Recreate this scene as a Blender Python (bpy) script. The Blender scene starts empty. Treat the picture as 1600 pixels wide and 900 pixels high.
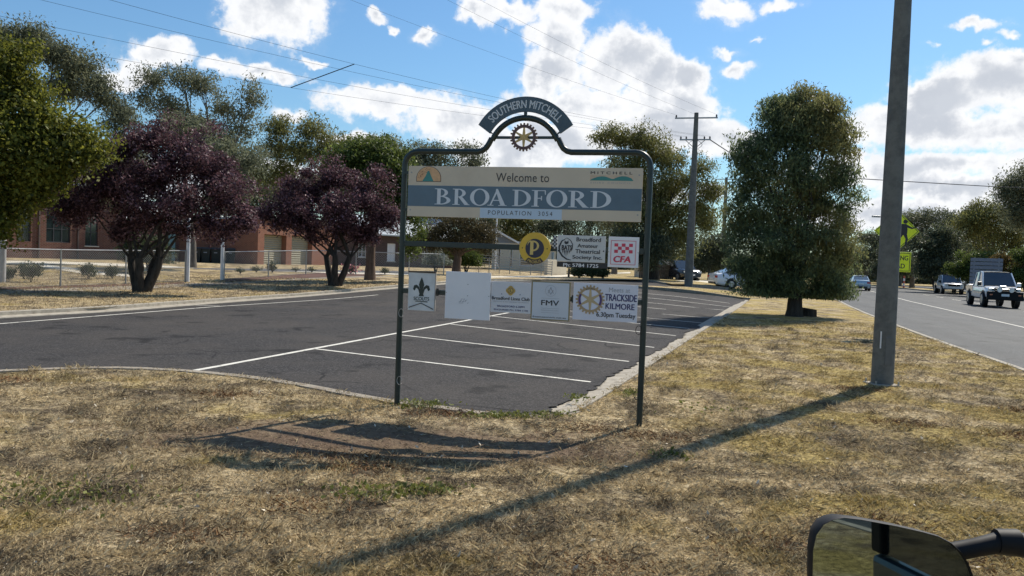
import bpy, bmesh, math, random
import numpy as np
from mathutils import Vector, Matrix
from math import radians as R, sin, cos, pi, tan, atan2, sqrt
random.seed(7)
SC = bpy.context.scene
COL = SC.collection

# ------------------------------------------------------------------ camera
F, PITCH, ROLL, EYE = 1250.0, -2.06, 2.2, 1.65      # focal length in photo pixels (1600 wide)
CM = Matrix.Rotation(R(90 + PITCH), 3, 'X') @ Matrix.Rotation(R(ROLL), 3, 'Z')
cam = bpy.data.cameras.new('camera'); cam.sensor_width = 36; cam.lens = F / 1600 * 36
cam.clip_start = 0.05; cam.clip_end = 6000
camo = bpy.data.objects.new('camera', cam); COL.objects.link(camo)
camo.matrix_world = Matrix.Translation((0, 0, EYE)) @ CM.to_4x4()
SC.camera = camo

# ------------------------------------------------------------------ light
SUN_AZ, SUN_EL = 39.8, 46.0           # azimuth clockwise from +Y, elevation
SC.view_settings.view_transform = 'Standard'; SC.view_settings.look = 'None'
SC.view_settings.gamma = 1.0; SC.view_settings.exposure = 0.22
ld = bpy.data.lights.new('sun', 'SUN'); ld.energy = 5.0; ld.angle = R(0.55); ld.color = (1.0, 0.93, 0.82)
lo = bpy.data.objects.new('sun', ld); COL.objects.link(lo)
sd = Vector((sin(R(SUN_AZ)) * cos(R(SUN_EL)), cos(R(SUN_AZ)) * cos(R(SUN_EL)), sin(R(SUN_EL))))
lo.rotation_euler = sd.to_track_quat('Z', 'Y').to_euler(); lo.location = (20, 20, 60)

def dirpx(px, py):
    return CM @ Vector(((px - 800) / F, -(py - 450) / F, -1.0))

# ------------------------------------------------------------------ node helpers
class NT:
    def __init__(s, tree): s.t = tree; s.n = tree.nodes; s.l = tree.links
    def node(s, typ, **kw):
        n = s.n.new(typ)
        for k, v in kw.items(): setattr(n, k, v)
        return n
    def link(s, a, b): s.l.new(a, b)
    def val(s, inp, v):
        if hasattr(v, 'is_output') or isinstance(v, bpy.types.NodeSocket): s.l.new(v, inp)
        else:
            if isinstance(v, tuple) and len(v) == 3 and inp.type == 'RGBA': v = (*v, 1)
            inp.default_value = v
    def math(s, op, a, b=0.0, c=None, clamp=False):
        n = s.n.new('ShaderNodeMath'); n.operation = op; n.use_clamp = clamp
        s.val(n.inputs[0], a); s.val(n.inputs[1], b)
        if c is not None: s.val(n.inputs[2], c)
        return n.outputs[0]
    def vmath(s, op, a, b=(0, 0, 0)):
        n = s.n.new('ShaderNodeVectorMath'); n.operation = op
        s.val(n.inputs[0], a); s.val(n.inputs[1], b)
        return n.outputs['Value'] if op in ('LENGTH', 'DOT_PRODUCT') else n.outputs[0]
    def noise(s, vec, scale, detail=4, rough=0.55, dist=0.0):
        n = s.n.new('ShaderNodeTexNoise'); s.l.new(vec, n.inputs['Vector'])
        n.inputs['Scale'].default_value = scale; n.inputs['Detail'].default_value = detail
        n.inputs['Roughness'].default_value = rough; n.inputs['Distortion'].default_value = dist
        return n.outputs['Fac']
    def ramp(s, fac, stops, interp='LINEAR'):
        n = s.n.new('ShaderNodeValToRGB'); n.color_ramp.interpolation = interp
        e = n.color_ramp.elements
        while len(e) < len(stops): e.new(0.5)
        for el, (p, c) in zip(e, stops):
            el.position = p; el.color = (*c, 1) if isinstance(c, tuple) else (c, c, c, 1)
        s.val(n.inputs[0], fac); return n.outputs['Color']
    def mix(s, f, a, b, blend='MIX'):
        n = s.n.new('ShaderNodeMix'); n.data_type = 'RGBA'; n.blend_type = blend
        s.val(n.inputs[0], f); s.val(n.inputs[6], a); s.val(n.inputs[7], b); return n.outputs[2]
    def sstep(s, x, lo_, hi):
        n = s.n.new('ShaderNodeMapRange'); n.interpolation_type = 'SMOOTHSTEP'
        s.val(n.inputs[0], x); n.inputs[1].default_value = lo_; n.inputs[2].default_value = hi; return n.outputs[0]

# ------------------------------------------------------------------ world: Nishita sky with broken cumulus cloud
world = bpy.data.worlds.new('World'); SC.world = world; world.use_nodes = True
W = NT(world.node_tree); world.node_tree.nodes.clear()
out = W.node('ShaderNodeOutputWorld')
sky = W.node('ShaderNodeTexSky'); sky.sky_type = 'NISHITA'; sky.sun_disc = False
sky.sun_elevation = R(SUN_EL); sky.sun_rotation = R(SUN_AZ); sky.altitude = 200
sky.air_density = 1.3; sky.dust_density = 0.4; sky.ozone_density = 3.2
skyb = W.node('ShaderNodeBackground'); skyb.inputs[1].default_value = 0.097
W.link(W.mix(1.0, sky.outputs[0], (0.68, 0.91, 1.08), 'MULTIPLY'), skyb.inputs[0])
tc = W.node('ShaderNodeTexCoord').outputs['Generated']
nv = W.vmath('NORMALIZE', tc)
sp = W.node('ShaderNodeSeparateXYZ'); W.link(nv, sp.inputs[0])
az = W.math('ARCTAN2', sp.outputs[0], sp.outputs[1]); el = W.math('ARCSINE', sp.outputs[2])
comb = W.node('ShaderNodeCombineXYZ'); W.link(az, comb.inputs[0]); W.link(el, comb.inputs[1])
P0 = comb.outputs[0]
def warp(vec, scale, amt):
    n = W.node('ShaderNodeTexNoise'); W.link(vec, n.inputs['Vector']); n.inputs['Scale'].default_value = scale
    n.inputs['Detail'].default_value = 5; n.inputs['Roughness'].default_value = 0.6
    c = W.vmath('SUBTRACT', n.outputs['Color'], (0.5, 0.5, 0.5))
    c = W.vmath('MULTIPLY', c, (amt, amt, 0)); return W.vmath('ADD', vec, c)
P1 = warp(P0, 7.0, 0.075)
P1 = warp(P1, 26.0, 0.024)
CLOUDS = [(435, 5, 82, 66), (205, 112, 48, 28), (262, 86, 52, 24), (345, 108, 36, 14), (410, 122, 46, 9), (490, 105, 15, 6), (600, 168, 78, 26), (700, 192, 112, 44),
          (560, 218, 60, 16), (790, 242, 100, 38), (455, 182, 22, 9), (588, 18, 15, 12), (612, 42, 9, 9), (665, 57, 19, 8), (735, 22, 30, 18), (790, 22, 60, 20), (880, 12, 55, 30),
          (870, 60, 46, 38), (868, 112, 50, 50), (960, 92, 74, 54), (1012, 122, 58, 48), (1070, 122, 44, 42), (935, 162, 130, 38), (1060, 165, 70, 28), (900, 222, 130, 36),
          (1060, 215, 112, 34), (1000, 190, 100, 30), (1150, 218, 60, 24), (900, 300, 260, 22), (1142, 9, 46, 20), (1215, 3, 30, 8), (1136, 72, 33, 8), (1163, 99, 30, 12), (1183, 47, 13, 4),
          (1400, 188, 76, 20), (1470, 160, 86, 36), (1560, 132, 92, 46), (1590, 92, 50, 18), (1480, 206, 170, 34), (1570, 214, 110, 34), (1450, 266, 190, 22), (1510, 290, 150, 20),
          (1420, 328, 170, 22), (1560, 322, 70, 20), (1520, 45, 38, 8), (1577, 58, 14, 6), (1540, 69, 9, 5), (1460, 78, 10, 5), (20, 310, 300, 30), (350, 270, 220, 34),
          (-260, 90, 160, 50), (-700, 200, 300, 80), (1950, 90, 200, 60), (2300, 260, 400, 80), (900, -260, 240, 80), (1700, -330, 300, 90), (150, -380, 260, 80)]
field = None
for (cx, cy, rx, ry) in CLOUDS:
    cx0 = min(max(cx, -500), 2100); cy0 = cy
    d = dirpx(cx0, cy0).normalized()
    a_, e_ = atan2(d.x, d.y), math.asin(d.z)
    if cx != cx0: a_ += (cx - cx0) / F
    q = W.vmath('SUBTRACT', P1, (a_, e_, 0)); q = W.vmath('MULTIPLY', q, (F / rx, F / ry, 0))
    v = W.math('SUBTRACT', 1.0, W.vmath('LENGTH', q)); amp = min(1.0, .30 + ry / 40)
    v = W.math('MULTIPLY', v, amp)
    field = v if field is None else W.math('SMOOTH_MAX', field, v, 0.10)
# behind and beside the camera: broken cloud from noise on a cloud deck
zc = W.math('MAXIMUM', W.math('ADD', sp.outputs[2], 0.12), 0.05)
dk = W.node('ShaderNodeCombineXYZ'); W.link(W.math('DIVIDE', sp.outputs[0], zc), dk.inputs[0]); W.link(W.math('DIVIDE', sp.outputs[1], zc), dk.inputs[1])
deck = W.math('MULTIPLY', W.math('SUBTRACT', W.noise(dk.outputs[0], 0.8, 6, 0.6), 0.60), 4.0)
# the mapped clouds fill the part of the sky near the view direction, the deck goes on elsewhere
away = W.sstep(W.math('ABSOLUTE', W.math('SUBTRACT', az, 0.02)), 0.62, 0.95)
high = W.sstep(el, 0.42, 0.62)
away = W.math('MAXIMUM', away, high)
n1 = W.noise(P0, 9.0, 8, 0.62)
n2 = W.noise(P0, 34.0, 6, 0.6)
fb = W.math('MULTIPLY', W.math('SUBTRACT', n1, 0.5), 1.9)
fb = W.math('ADD', fb, W.math('MULTIPLY', W.math('SUBTRACT', n2, 0.5), 1.1))
dens = W.math('ADD', field, fb)
dens = W.math('ADD', W.math('MULTIPLY', dens, W.math('SUBTRACT', 1.0, away)), W.math('MULTIPLY', deck, away))
mask = W.sstep(dens, -0.10, 0.28)
wisp = W.sstep(W.math('ADD', dens, W.math('MULTIPLY', W.math('SUBTRACT', W.noise(P0, 14, 7, 0.7), 0.5), 1.6)), -0.35, 1.1)
mask = W.math('MAXIMUM', mask, W.math('MULTIPLY', wisp, 0.38))
mask = W.math('MULTIPLY', mask, W.sstep(sp.outputs[2], -0.02, 0.03))
core = W.sstep(W.math('ADD', dens, W.math('MULTIPLY', W.math('SUBTRACT', W.noise(W.vmath('ADD', P0, (0.3, 0.035, 0)), 7, 5, 0.5), 0.47), 2.6)), 0.30, 1.05)
core = W.math('MULTIPLY', core, W.sstep(dens, 0.22, 0.62))
ccol = W.mix(core, (0.97, 0.98, 1.0), (0.58, 0.62, 0.69))
ccol = W.mix(W.math('MULTIPLY', W.sstep(n2, 0.42, 0.66), 0.25), ccol, (0.70, 0.74, 0.80))
cb = W.node('ShaderNodeBackground'); W.link(ccol, cb.inputs[0]); cb.inputs[1].default_value = 0.89
mx = W.node('ShaderNodeMixShader'); W.link(mask, mx.inputs[0]); W.link(skyb.outputs[0], mx.inputs[1]); W.link(cb.outputs[0], mx.inputs[2])
W.link(mx.outputs[0], out.inputs[0])
world.cycles.sampling_method = 'MANUAL'; world.cycles.sample_map_resolution = 512

# ------------------------------------------------------------------ placing helpers
def ss(t): t = np.clip(t, 0, 1); return t * t * (3 - 2 * t)
def zt(x, y):                       # lie of the land: rises gently to the left of the main road
    d = 9 + (y - 14) * 0.3 - x
    hollow = 0.085 * np.exp(-(((x + 1.05) / 1.35) ** 2 + ((y - 7.0) / 0.42) ** 2)) + 0.05 * np.exp(-(((x + 0.1) / .8) ** 2 + ((y - 7.55) / 0.22) ** 2))
    return 0.5 * ss((y - 28) / 22) * ss((d - 3) / 6) - hollow
def G(px, py, off=0.0):             # ground point seen at a photo pixel
    d = dirpx(px, py); z = off
    for _ in range(12):
        if d.z > -1e-4: break
        t = (z - EYE) / d.z; z = float(zt(d.x * t, d.y * t)) + off
    t = min((z - EYE) / min(d.z, -1e-4), 600)
    return Vector((d.x * t, d.y * t, EYE + d.z * t))
def D(px, py, Y):                   # the point at distance Y
    d = dirpx(px, py); t = Y / d.y
    return Vector((d.x * t, Y, EYE + d.z * t))
def V2(p): return Vector((p[0], p[1]))
class Face:                         # a vertical plane: px -> (u along it, z)
    def __init__(s, a, b):
        s.o = V2(a); e = V2(b) - V2(a); s.L = e.length; s.e = e / s.L; s.n = Vector((-s.e.y, s.e.x))
    def uz(s, px, py):
        d = dirpx(px, py); t = s.o.dot(s.n) / Vector((d.x, d.y)).dot(s.n)
        return (Vector((d.x * t, d.y * t)) - s.o).dot(s.e), EYE + d.z * t
    def xy(s, u, v=0.0):            # v > 0: towards the camera
        p = s.o + s.e * u - s.n * v; return p
    def mat(s, z=0.0):
        return Matrix(((s.e.x, s.n.x, 0, s.o.x), (s.e.y, s.n.y, 0, s.o.y), (0, 0, 1, z), (0, 0, 0, 1)))

# ------------------------------------------------------------------ object helpers
def tag(o, label=None, cat=None, group=None, kind=None):
    if label: o['label'] = label
    if cat: o['category'] = cat
    if group: o['group'] = group
    if kind: o['kind'] = kind
    return o
def empty(name, loc=(0, 0, 0), rz=0.0, label=None, cat=None, group=None, kind=None):
    o = bpy.data.objects.new(name, None); COL.objects.link(o)
    o.location = loc; o.rotation_euler = (0, 0, rz); o.empty_display_size = 0.2
    return tag(o, label, cat, group, kind)
def copy_tree(o, parent=None):
    c = o.copy(); COL.objects.link(c); c.parent = parent
    for ch in o.children: copy_tree(ch, c)
    return c
class MB:
    def __init__(s): s.v = []; s.f = []; s.m = []
    def add(s, vs, fs, mi=0):
        b = len(s.v); s.v += [tuple(v) for v in vs]; s.f += [tuple(i + b for i in f) for f in fs]; s.m += [mi] * len(fs); return s
    def box(s, x0, x1, y0, y1, z0, z1, mi=0):
        return s.add([(x0, y0, z0), (x1, y0, z0), (x1, y1, z0), (x0, y1, z0), (x0, y0, z1), (x1, y0, z1), (x1, y1, z1), (x0, y1, z1)],
                     [(0, 3, 2, 1), (4, 5, 6, 7), (0, 1, 5, 4), (1, 2, 6, 5), (2, 3, 7, 6), (3, 0, 4, 7)], mi)
    def tube(s, pts, rad, n=8, mi=0, cap=True, up=None):
        pts = [Vector(p) for p in pts]; rads = rad if isinstance(rad, (list, tuple)) else [rad] * len(pts)
        vs = []; fs = []; prev = None
        for i, p in enumerate(pts):
            t = (pts[min(i + 1, len(pts) - 1)] - pts[max(i - 1, 0)]).normalized()
            if prev is None:
                a = t.orthogonal().normalized() if up is None else (Vector(up) - t * Vector(up).dot(t)).normalized()
            else: a = (prev - t * prev.dot(t)).normalized()
            prev = a; b = t.cross(a)
            for k in range(n):
                an = 2 * pi * k / n; vs.append(p + (a * cos(an) + b * sin(an)) * rads[i])
        for i in range(len(pts) - 1):
            for k in range(n):
                k2 = (k + 1) % n; fs.append((i * n + k, i * n + k2, (i + 1) * n + k2, (i + 1) * n + k))
        if cap:
            fs.append(tuple(range(n - 1, -1, -1))); fs.append(tuple(range((len(pts) - 1) * n, len(pts) * n)))
        return s.add(vs, fs, mi)
    def prism(s, poly, y0, y1, mi=0):           # polygon in x,z extruded along y
        n = len(poly); vs = [(x, y0, z) for x, z in poly] + [(x, y1, z) for x, z in poly]
        fs = [tuple(range(n)), tuple(range(2 * n - 1, n - 1, -1))] + [(i, (i + 1) % n + 0, (i + 1) % n + n, i + n) for i in range(n)]
        return s.add(vs, fs, mi)
    def prismz(s, poly, z0, z1, mi=0):
        n = len(poly); vs = [(x, y, z0) for x, y in poly] + [(x, y, z1) for x, y in poly]
        fs = [tuple(range(n - 1, -1, -1)), tuple(range(n, 2 * n))] + [(i, (i + 1) % n, (i + 1) % n + n, i + n) for i in range(n)]
        return s.add(vs, fs, mi)
    def strip(s, outer, inner, y0, y1, mi=0):   # band between two polylines in x,z, with thickness
        n = len(outer); vs = []
        for (a, b) in zip(outer, inner): vs += [(a[0], y0, a[1]), (b[0], y0, b[1]), (b[0], y1, b[1]), (a[0], y1, a[1])]
        fs = []
        for i in range(n - 1):
            p, q = 4 * i, 4 * i + 4
            for k in range(4): fs.append((p + k, p + (k + 1) % 4, q + (k + 1) % 4, q + k))
        fs += [(0, 1, 2, 3), (4 * n - 1, 4 * n - 2, 4 * n - 3, 4 * n - 4)]
        return s.add(vs, fs, mi)
    def mesh(s, name, mats, smooth=False):
        me = bpy.data.meshes.new(name); me.from_pydata(s.v, [], s.f)
        for m in (mats if isinstance(mats, (list, tuple)) else [mats]): me.materials.append(m)
        me.polygons.foreach_set('material_index', s.m)
        bm = bmesh.new(); bm.from_mesh(me); bmesh.ops.recalc_face_normals(bm, faces=bm.faces); bm.to_mesh(me); bm.free()
        if smooth:
            me.polygons.foreach_set('use_smooth', [True] * len(me.polygons))
            try: me.set_sharp_from_angle(angle=R(38))
            except Exception: pass
        me.update(); return me
    def build(s, name, mats, parent=None, smooth=False, mw=None, bevel=0):
        o = bpy.data.objects.new(name, s.mesh(name, mats, smooth)); COL.objects.link(o)
        if parent is not None: o.parent = parent
        if mw is not None: o.matrix_local = mw
        if bevel:
            b = o.modifiers.new('bevel', 'BEVEL'); b.width = bevel; b.segments = 2; b.limit_method = 'ANGLE'; b.angle_limit = R(40)
        return o

# ------------------------------------------------------------------ materials
MATS = {}
def mat_base(name, rough=0.6, metal=0.0, spec=None):
    m = bpy.data.materials.new(name); m.use_nodes = True
    t = NT(m.node_tree); b = m.node_tree.nodes['Principled BSDF']
    b.inputs['Roughness'].default_value = rough; b.inputs['Metallic'].default_value = metal
    if spec is not None: b.inputs['Specular IOR Level'].default_value = spec
    return m, t, b
def bump(t, b, h, strength=0.5, dist=0.01):
    n = t.node('ShaderNodeBump'); n.inputs['Strength'].default_value = strength; n.inputs['Distance'].default_value = dist
    t.link(h, n.inputs['Height']); t.link(n.outputs[0], b.inputs['Normal'])
def paint(name, col, rough=0.5, metal=0.0, var=0.12, scale=8.0, coat=0.0, spec=None, grime=None):
    if name in MATS: return MATS[name]
    m, t, b = mat_base(name, rough, metal, spec)
    g = t.node('ShaderNodeTexCoord').outputs['Object']
    n = t.noise(g, scale, 5, 0.6)
    lo_ = tuple(c * (1 - var) for c in col); hi = tuple(min(1, c * (1 + var)) for c in col)
    c = t.ramp(n, [(0.3, lo_), (0.7, hi)])
    if grime:
        c = t.mix(t.math('MULTIPLY', t.sstep(t.noise(g, scale * 0.35, 7, 0.7), 0.5, 0.75), 0.6), c, grime)
    t.link(c, b.inputs['Base Color'])
    r = t.node('ShaderNodeMapRange'); t.link(t.noise(g, scale * 3, 4), r.inputs[0]); r.inputs[3].default_value = max(0, rough - 0.08); r.inputs[4].default_value = min(1, rough + 0.1)
    t.link(r.outputs[0], b.inputs['Roughness'])
    if coat: b.inputs['Coat Weight'].default_value = coat; b.inputs['Coat Roughness'].default_value = 0.05
    MATS[name] = m; return m
def wpos(t): return t.node('ShaderNodeNewGeometry').outputs['Position']

def grass_colour(t, p):
    """dry winter-killed lawn: straw, dark bare soil, yellow green couch, by world position"""
    n_big = t.noise(p, 0.42, 4, 0.6); n_mid = t.noise(p, 1.6, 5, 0.65); n_fine = t.noise(p, 14, 6, 0.7); n_vf = t.noise(p, 70, 4, 0.7)
    straw = t.ramp(n_fine, [(0.34, (0.13, 0.092, 0.050)), (0.50, (0.50, 0.385, 0.215)), (0.66, (0.84, 0.69, 0.43))])
    soil = t.ramp(n_vf, [(0.35, (0.024, 0.019, 0.015)), (0.65, (0.13, 0.098, 0.070))])
    green = t.ramp(n_fine, [(0.35, (0.15, 0.110, 0.038)), (0.65, (0.60, 0.45, 0.14))])
    sx = t.node('ShaderNodeSeparateXYZ'); t.link(p, sx.inputs[0])
    bare = t.sstep(t.math('ADD', n_mid, t.math('MULTIPLY', t.math('SUBTRACT', n_vf, 0.5), 0.55)), 0.47, 0.60)
    c = t.mix(t.math('MULTIPLY', bare, 0.85), straw, soil)
    c = t.mix(t.math('MULTIPLY', t.sstep(n_big, 0.52, 0.66), 0.55), c, t.mix(0.5, soil, (0.13, 0.095, 0.062)))
    c = t.mix(t.math('MULTIPLY', t.sstep(t.noise(t.vmath('ADD', p, (5, 17, 0)), 0.9, 4, 0.6), 0.56, 0.68), 0.5), c, (0.62, 0.50, 0.31))
    # greener towards the road side (right) and in patches
    g_bias = t.math('MULTIPLY', t.sstep(t.math('SUBTRACT', sx.outputs[0], t.math('MULTIPLY', sx.outputs[1], 0.05)), 0.3, 3.5), 0.105)
    green_f = t.sstep(t.math('ADD', t.noise(t.vmath('ADD', p, (31, 7, 0)), 0.7, 5, 0.62), g_bias), 0.53, 0.68)
    c = t.mix(t.math('MULTIPLY', green_f, 0.8), c, green)
    # trodden bare hollow under the town sign
    q = t.vmath('MULTIPLY', t.vmath('SUBTRACT', p, (-0.95, 7.05, 0)), (0.52, 1.55, 0)); rr_ = t.math('ADD', t.vmath('LENGTH', q), t.math('MULTIPLY', t.math('SUBTRACT', n_mid, 0.5), 2.6))
    hol = t.sstep(t.math('ADD', rr_, t.math('MULTIPLY', t.math('SUBTRACT', n_vf, 0.5), 0.5)), 1.50, 0.75)
    c = t.mix(t.math('MULTIPLY', hol, 0.82), c, t.ramp(n_vf, [(0.3, (0.085, 0.052, 0.036)), (0.7, (0.27, 0.19, 0.13))]))
    return c, n_fine, n_vf, n_mid
def ground_mat():
    m, t, b = mat_base('dry_lawn', 0.95, 0, 0.1); p = wpos(t)
    c, nf, nv_, nm = grass_colour(t, p)
    t.link(c, b.inputs['Base Color'])
    h = t.math('ADD', t.math('MULTIPLY', nf, 1.0), t.math('MULTIPLY', nv_, 0.5))
    h = t.math('ADD', h, t.math('MULTIPLY', nm, 2.0))
    bump(t, b, h, 0.9, 0.05); return m
M_LAWN = ground_mat()
def blade_mat():
    m, t, b = mat_base('dry_blades', 0.8, 0, 0.2); p = wpos(t)
    c, nf, nv_, nm = grass_colour(t, p)
    rnd = t.node('ShaderNodeNewGeometry').outputs['Random Per Island']
    c2 = t.mix(t.math('MULTIPLY', t.sstep(rnd, 0.55, 1.0), 0.8), c, (0.60, 0.48, 0.28)); c2 = t.mix(t.math('MULTIPLY', t.sstep(rnd, 0.4, 0.0), 0.7), c2, (0.085, 0.058, 0.032))
    t.link(c2, b.inputs['Base Color'])
    tr = t.node('ShaderNodeBsdfTranslucent'); t.link(c2, tr.inputs[0])
    mxs = t.node('ShaderNodeMixShader'); mxs.inputs[0].default_value = 0.3
    t.link(b.outputs[0], mxs.inputs[1]); t.link(tr.outputs[0], mxs.inputs[2]); t.link(mxs.outputs[0], m.node_tree.nodes['Material Output'].inputs[0])
    return m
M_BLADE = blade_mat()
def warp_pos(t, p, sc, amt):
    n = t.node('ShaderNodeTexNoise'); t.link(p, n.inputs['Vector']); n.inputs['Scale'].default_value = sc; n.inputs['Detail'].default_value = 5
    return t.vmath('ADD', p, t.vmath('MULTIPLY', t.vmath('SUBTRACT', n.outputs['Color'], (.5, .5, .5)), (amt, amt, 0)))
def asphalt(name, base, light, rough, warm=0.0, streak=False):
    m, t, b = mat_base(name, rough, 0, 0.16); p = wpos(t)
    n1_ = t.noise(p, 110, 3, 0.8); n2_ = t.noise(p, 0.35, 5, 0.6); n3 = t.noise(p, 7, 6, 0.7)
    c = t.ramp(n1_, [(0.32, tuple(x * 0.55 for x in base)), (0.52, base), (0.66, light)])
    n4 = t.noise(p, 34, 3, 0.75); c = t.mix(t.sstep(n4, 0.50, 0.66), c, light); c = t.mix(t.math('MULTIPLY', t.sstep(n4, 0.48, 0.36), 0.7), c, (0.014, 0.014, 0.015))
    c = t.mix(t.sstep(n2_, 0.35, 0.68), c, t.mix(0.5, c, (light[0] * 0.8, light[1] * 0.75, light[2] * 0.68)))
    c = t.mix(t.math('MULTIPLY', t.sstep(n3, 0.52, 0.75), 0.4), c, (0.022, 0.021, 0.021))
    vo = t.node('ShaderNodeTexVoronoi'); vo.inputs['Scale'].default_value = 55; t.link(p, vo.inputs['Vector'])
    speck = t.sstep(vo.outputs['Distance'], 0.14, 0.06)
    c = t.mix(t.math('MULTIPLY', t.math('MULTIPLY', speck, t.sstep(t.noise(p, 31, 1), 0.55, 0.62)), 0.7), c, (0.26, 0.24, 0.21))
    vc = t.node('ShaderNodeTexVoronoi', feature='DISTANCE_TO_EDGE'); vc.inputs['Scale'].default_value = .42; t.link(warp_pos(t, p, 1.3, .5), vc.inputs['Vector'])
    crack = t.math('MULTIPLY', t.sstep(vc.outputs['Distance'], 0.010, 0.002), t.sstep(t.noise(p, .5, 2), .50, .60)); c = t.mix(t.math('MULTIPLY', crack, 0.75), c, (0.010, 0.010, 0.010))
    st_ = t.sstep(t.noise(t.vmath('ADD', p, (9, 3, 0)), 1.1, 3, .5), .58, .68); c = t.mix(t.math('MULTIPLY', st_, .65), c, (0.012, 0.012, 0.012))
    if streak:                                  # wheel tracks along the road
        sx = t.node('ShaderNodeSeparateXYZ'); t.link(p, sx.inputs[0])
        q = t.math('SUBTRACT', sx.outputs[0], t.math('MULTIPLY', sx.outputs[1], 0.31))
        wv = t.math('SINE', t.math('MULTIPLY', q, 3.6)); c = t.mix(t.math('MULTIPLY', t.sstep(wv, 0.0, 1.0), 0.30), c, (0.030, 0.030, 0.032))
    t.link(c, b.inputs['Base Color'])
    bump(t, b, t.math('ADD', n1_, t.math('MULTIPLY', vo.outputs['Distance'], 0.6)), 0.7, 0.006); return m
M_PARK = asphalt('car_park_asphalt', (0.031, 0.030, 0.030), (0.105, 0.098, 0.093), 0.92)
M_ROAD = asphalt('main_road_asphalt', (0.034, 0.037, 0.039), (0.105, 0.112, 0.115), 0.70, streak=True)
M_SIDE = asphalt('side_street_asphalt', (0.10, 0.10, 0.10), (0.19, 0.19, 0.19), 0.75)
def line_mat():
    m, t, b = mat_base('worn_line_paint', 0.7, 0, 0.3); p = wpos(t)
    n = t.noise(p, 42, 6, 0.75); c = t.ramp(n, [(0.34, (0.30, 0.28, 0.24)), (0.44, (0.66, 0.63, 0.54)), (0.8, (0.80, 0.77, 0.68))])
    c = t.mix(t.sstep(t.noise(p, 4.0, 7, 0.8), 0.53, 0.66), c, (0.17, 0.16, 0.145)); t.link(c, b.inputs['Base Color']); return m
M_LINE = line_mat()
def concrete(name, base, dark):
    m, t, b = mat_base(name, 0.9, 0, 0.2); p = wpos(t)
    c = t.ramp(t.noise(p, 5, 7, 0.7), [(0.25, dark), (0.55, base), (0.85, tuple(min(1, x * 1.2) for x in base))])
    c = t.mix(t.math('MULTIPLY', t.sstep(t.noise(p, 60, 4, 0.7), 0.5, 0.8), 0.4), c, dark); t.link(c, b.inputs['Base Color'])
    bump(t, b, t.noise(p, 90, 4, 0.7), 0.4, 0.004); return m
M_KERB = concrete('kerb_concrete', (0.40, 0.36, 0.29), (0.22, 0.19, 0.15))
M_KERBD = concrete('old_kerb_concrete', (0.32, 0.28, 0.22), (0.17, 0.14, 0.11))
M_PATH = concrete('cream_path_concrete', (0.66, 0.60, 0.48), (0.48, 0.42, 0.32))
M_FOOT = concrete('gravel_footpath', (0.30, 0.26, 0.21), (0.20, 0.17, 0.13))
M_POLE = concrete('pole_concrete', (0.165, 0.168, 0.155), (0.085, 0.088, 0.085))

def leaf_mat(name, dark, mid, lite, trans=0.35, tip=None, scale=0.5):
    m, t, b = mat_base(name, 0.55, 0, 0.25); p = wpos(t)
    rnd = t.node('ShaderNodeNewGeometry').outputs['Random Per Island']
    c = t.ramp(rnd, [(0.0, dark), (0.55, mid), (1.0, lite)])
    if tip is not None: c = t.mix(t.math('MULTIPLY', t.sstep(t.noise(p, scale, 4, 0.6), 0.46, 0.64), 0.75), c, tip)
    t.link(c, b.inputs['Base Color'])
    tr = t.node('ShaderNodeBsdfTranslucent'); t.link(t.mix(0.35, c, lite), tr.inputs[0])
    mxs = t.node('ShaderNodeMixShader'); mxs.inputs[0].default_value = trans
    t.link(b.outputs[0], mxs.inputs[1]); t.link(tr.outputs[0], mxs.inputs[2]); t.link(mxs.outputs[0], m.node_tree.nodes['Material Output'].inputs[0])
    return m
L_PLUM = leaf_mat('plum_leaves', (0.016, 0.007, 0.010), (0.062, 0.025, 0.033), (0.30, 0.17, 0.19), 0.28)  # palest tone paints a purple-grey sheen onto scattered leaves
L_OAK = leaf_mat('oak_leaves', (0.024, 0.036, 0.010), (0.080, 0.10, 0.020), (0.28, 0.27, 0.04), 0.42, (0.19, 0.205, 0.035), 1.3)  # tip tone paints yellow-green highlights onto clumps of leaves
L_EUC = leaf_mat('gum_leaves', (0.050, 0.064, 0.040), (0.115, 0.135, 0.085), (0.24, 0.25, 0.155), 0.42, (0.19, 0.19, 0.10), 0.3)
L_EUCY = leaf_mat('yellow_gum_leaves', (0.055, 0.060, 0.024), (0.135, 0.145, 0.05), (0.29, 0.29, 0.10), 0.36, (0.20, 0.185, 0.055), 0.35)
L_GREEN = leaf_mat('bright_leaves', (0.035, 0.055, 0.015), (0.085, 0.12, 0.028), (0.19, 0.23, 0.055), 0.38)
L_DARK = leaf_mat('dark_leaves', (0.028, 0.040, 0.026), (0.068, 0.086, 0.052), (0.15, 0.165, 0.09), 0.35)
L_CONE = leaf_mat('peppermint_leaves', (0.040, 0.055, 0.040), (0.105, 0.150, 0.072), (0.24, 0.28, 0.125), 0.45, (0.27, 0.215, 0.07), 0.42)
L_RUST = leaf_mat('rust_leaves', (0.07, 0.045, 0.015), (0.16, 0.10, 0.028), (0.26, 0.18, 0.05), 0.3)
L_ROSE = leaf_mat('rose_leaves', (0.025, 0.038, 0.016), (0.055, 0.075, 0.030), (0.12, 0.14, 0.06), 0.3)
def bark(name, a, b_):
    m, t, b = mat_base(name, 0.9, 0, 0.2); g = t.node('ShaderNodeTexCoord').outputs['Object']
    mp = t.node('ShaderNodeMapping'); mp.inputs['Scale'].default_value = (9, 9, 1.6); t.link(g, mp.inputs[0])
    n = t.noise(mp.outputs[0], 1.6, 7, 0.7); t.link(t.ramp(n, [(0.3, a), (0.7, b_)]), b.inputs['Base Color']); bump(t, b, n, 0.9, 0.04); return m
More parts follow.
